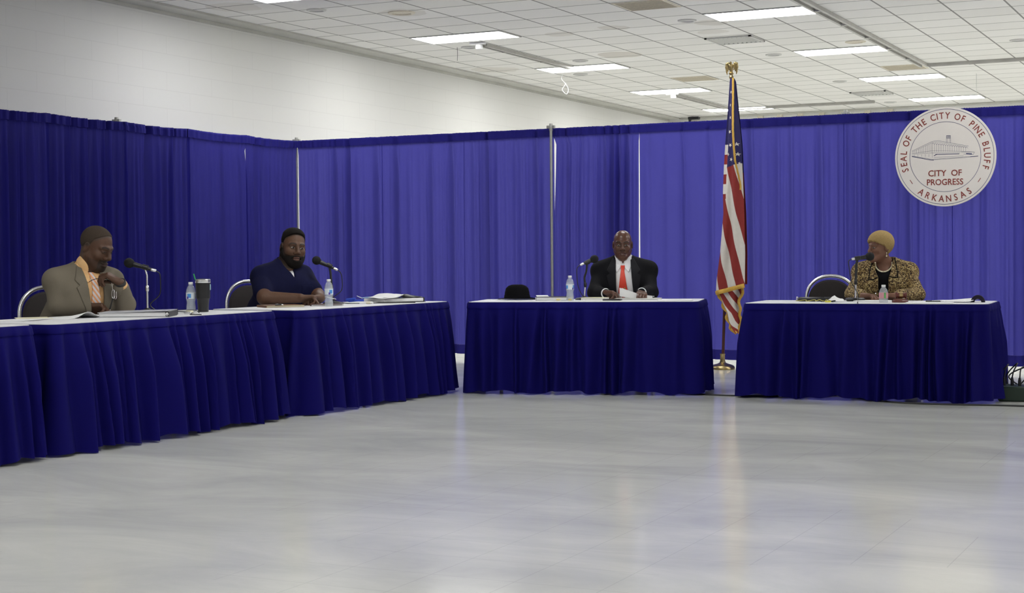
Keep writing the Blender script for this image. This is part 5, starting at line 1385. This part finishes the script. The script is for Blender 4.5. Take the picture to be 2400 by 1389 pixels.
# ------------------------------------------------------------------ round city seal
SR, SC = .462, V(-2.737, 14.672, 1.998)
seal = thing('round_seal', 'round white city seal sign with red lettering hung on the drape', 'sign', tuple(SC))
MB().lathe([(SR-.003, 0), (SR, .003), (SR, .012), (SR-.003, .015)], (0, 0, 0), 96, ax=(0, -1, 0)).build('board', mat('ivory_sign_board', (.74, .70, .66, 1), .55, var=.03, scale=4), seal)
FY = -.0152
def ring_flat(r, wd):
    n = 120; b = MB()
    b.grid([[(q*math.cos(a), FY-.0006, q*math.sin(a)) for q in (r-wd/2, r+wd/2)] for a in np.linspace(0, 2*PI, n+1)]); return b
ring_flat(SR*.955, .0042).build('outer_ring', M['navy'], seal, False); ring_flat(SR*.702, .0040).build('inner_ring', M['navy'], seal, False)
def to_wall(v, x0, z0, ang=0, sx=1.0):
    c, s = math.cos(ang), math.sin(ang); x = v[:, 0]*sx; y = v[:, 1]
    return np.stack([x0+x*c-y*s, np.full(len(v), FY-.0009)-v[:, 2], z0+x*s+y*c], 1)
def glyph(ch, size): return text_mesh(ch, size, th=.0008, bold=.0008)
def arc_text(txt, r, a0, a1, size, inward):
    "letters from angle a0 to a1 (degrees); inward: tops point to the rim"
    b = MB(); adv = []
    wd = dict(I=.42, J=.6, M=1.2, W=1.35, **{' ': .62})
    ws = [wd.get(ch, .92) for ch in txt]; tot = sum(ws[1:-1])+(ws[0]+ws[-1])/2; pos = 0
    for i, ch in enumerate(txt):
        if i: pos += (ws[i-1]+ws[i])/2
        a = math.radians(a0+(a1-a0)*pos/tot)
        if ch == ' ': continue
        v, f = glyph(ch, size)
        if inward: rb, an = r, a-PI/2
        else: rb, an = r, a+PI/2
        b.add(to_wall(v, rb*math.cos(a), rb*math.sin(a), an, .84), f)
    return b
_words = 'SEAL OF THE CITY OF PINE BLUFF'
_m = arc_text(_words, SR*.765, 197.5, -16.5, SR*.185, True)
k0 = 0; voff = 0; foff = 0
for wd_ in _words.split(' '):
    q = MB()
    for ch in wd_:
        nv = len(_m.v[k0]); fs = []
        while foff < len(_m.f) and _m.f[foff][0] < voff+nv: fs.append([a-voff for a in _m.f[foff]]); foff += 1
        q.add(_m.v[k0], fs); voff += nv; k0 += 1
    q.build('rim_lettering', M['red'], seal, False)
arc_text('ARKANSAS', SR*.905, 236, 304, SR*.185, False).build('state_lettering', M['red'], seal, False)
b = MB()
for tx, zc, size, wtar in (('CITY  OF', -.385, .172, .66), ('PROGRESS', -.565, .172, .715)):
    v, f = text_mesh(tx, SR*size, th=.0008, bold=.0008); sx = wtar*SR/(v[:, 0].max()-v[:, 0].min()); cxm = (v[:, 0].max()+v[:, 0].min())/2
    v[:, 0] -= cxm; b.add(to_wall(v, 0.0, zc*SR, 0, sx), f)
b.build('motto_lettering', M['red'], seal, False)
b = MB()
for a in (216, 324):
    a = math.radians(a); r0 = SR*.83
    e = a+PI/2*0; d = V(math.cos(a), 0, math.sin(a)); p = V(-d[2], 0, d[0])
    tdir = nrm(V(-.55 if math.cos(a) < 0 else .55, 0, .83)); c = d*r0+V(0, FY, 0)
    n = V(tdir[2], 0, -tdir[0])
    b.add([c+tdir*.022+n*.003, c-tdir*.022+n*.003, c-tdir*.022-n*.003, c+tdir*.022-n*.003], [(0, 1, 2, 3)])
    b.v[-1][:, 1] = FY-.001
b.build('dash', M['red'], seal, False)
# line drawing of the civic building (plain line work)
def px2(x, y): return ((x-735)/615*SR, (685-y)/615*SR)
def stroke(b, pts, wd):
    for (x0, y0), (x1, y1) in zip(pts[:-1], pts[1:]):
        a, c = np.array(px2(x0, y0)), np.array(px2(x1, y1)); d = c-a; L = np.hypot(*d)
        if L < 1e-6: continue
        n = np.array([-d[1], d[0]])/L*wd/2
        b.add([(p[0], FY-.0008, p[1]) for p in (a+n, a-n, c-n, c+n)], [(0, 1, 2, 3)])
b = MB(); thin = .0016
roofL = lambda x: 600-(x-330)*(600-490)/(580-330); roofR = lambda x: 490+(x-580)*(560-490)/(1020-580)
stroke(b, [(330, 600), (580, 490), (650, 483), (1020, 565)], .0022); stroke(b, [(330, 612), (575, 508), (650, 500), (1000, 575)], thin)
for x in np.arange(345, 580, 22): stroke(b, [(x, roofL(x)+14), (x, 632-(x-330)*.03)], thin)
for x in np.arange(580, 1010, 27):
    stroke(b, [(x, roofR(x)+22), (x, 620+(x-580)*.02)], thin); stroke(b, [(x, roofR(x)+34), (x+13, roofR(x+13)+14), (x+27, roofR(x+27)+34)], thin)
stroke(b, [(330, 632), (580, 605), (930, 625), (1090, 640)], thin); stroke(b, [(330, 640), (580, 632), (920, 640)], thin)
stroke(b, [(580, 500), (580, 690)], thin)
for x in np.arange(360, 580, 45): stroke(b, [(x, 645), (x, 665+(x-330)*.08)], thin)
stroke(b, [(620, 652), (910, 655)], .006); stroke(b, [(600, 668), (640, 650)], .006); stroke(b, [(990, 655), (1060, 662)], .009); stroke(b, [(930, 635), (1088, 640), (1075, 672), (960, 660)], .0025)
stroke(b, [(330, 660), (580, 712), (1130, 690)], .0022); stroke(b, [(330, 668), (565, 720), (600, 722)], .006); stroke(b, [(600, 720), (1040, 702)], thin); stroke(b, [(1040, 697), (1135, 692)], .005)
stroke(b, [(600, 690), (960, 682)], thin)
stroke(b, [(752, 515), (752, 425), (803, 425), (803, 520)], .002); stroke(b, [(765, 515), (765, 460)], thin); stroke(b, [(790, 515), (790, 460)], thin)
for y in (430, 440, 450, 458): stroke(b, [(752, y), (803, y)], .003)
b.build('building_drawing', M['navy'], seal, False)
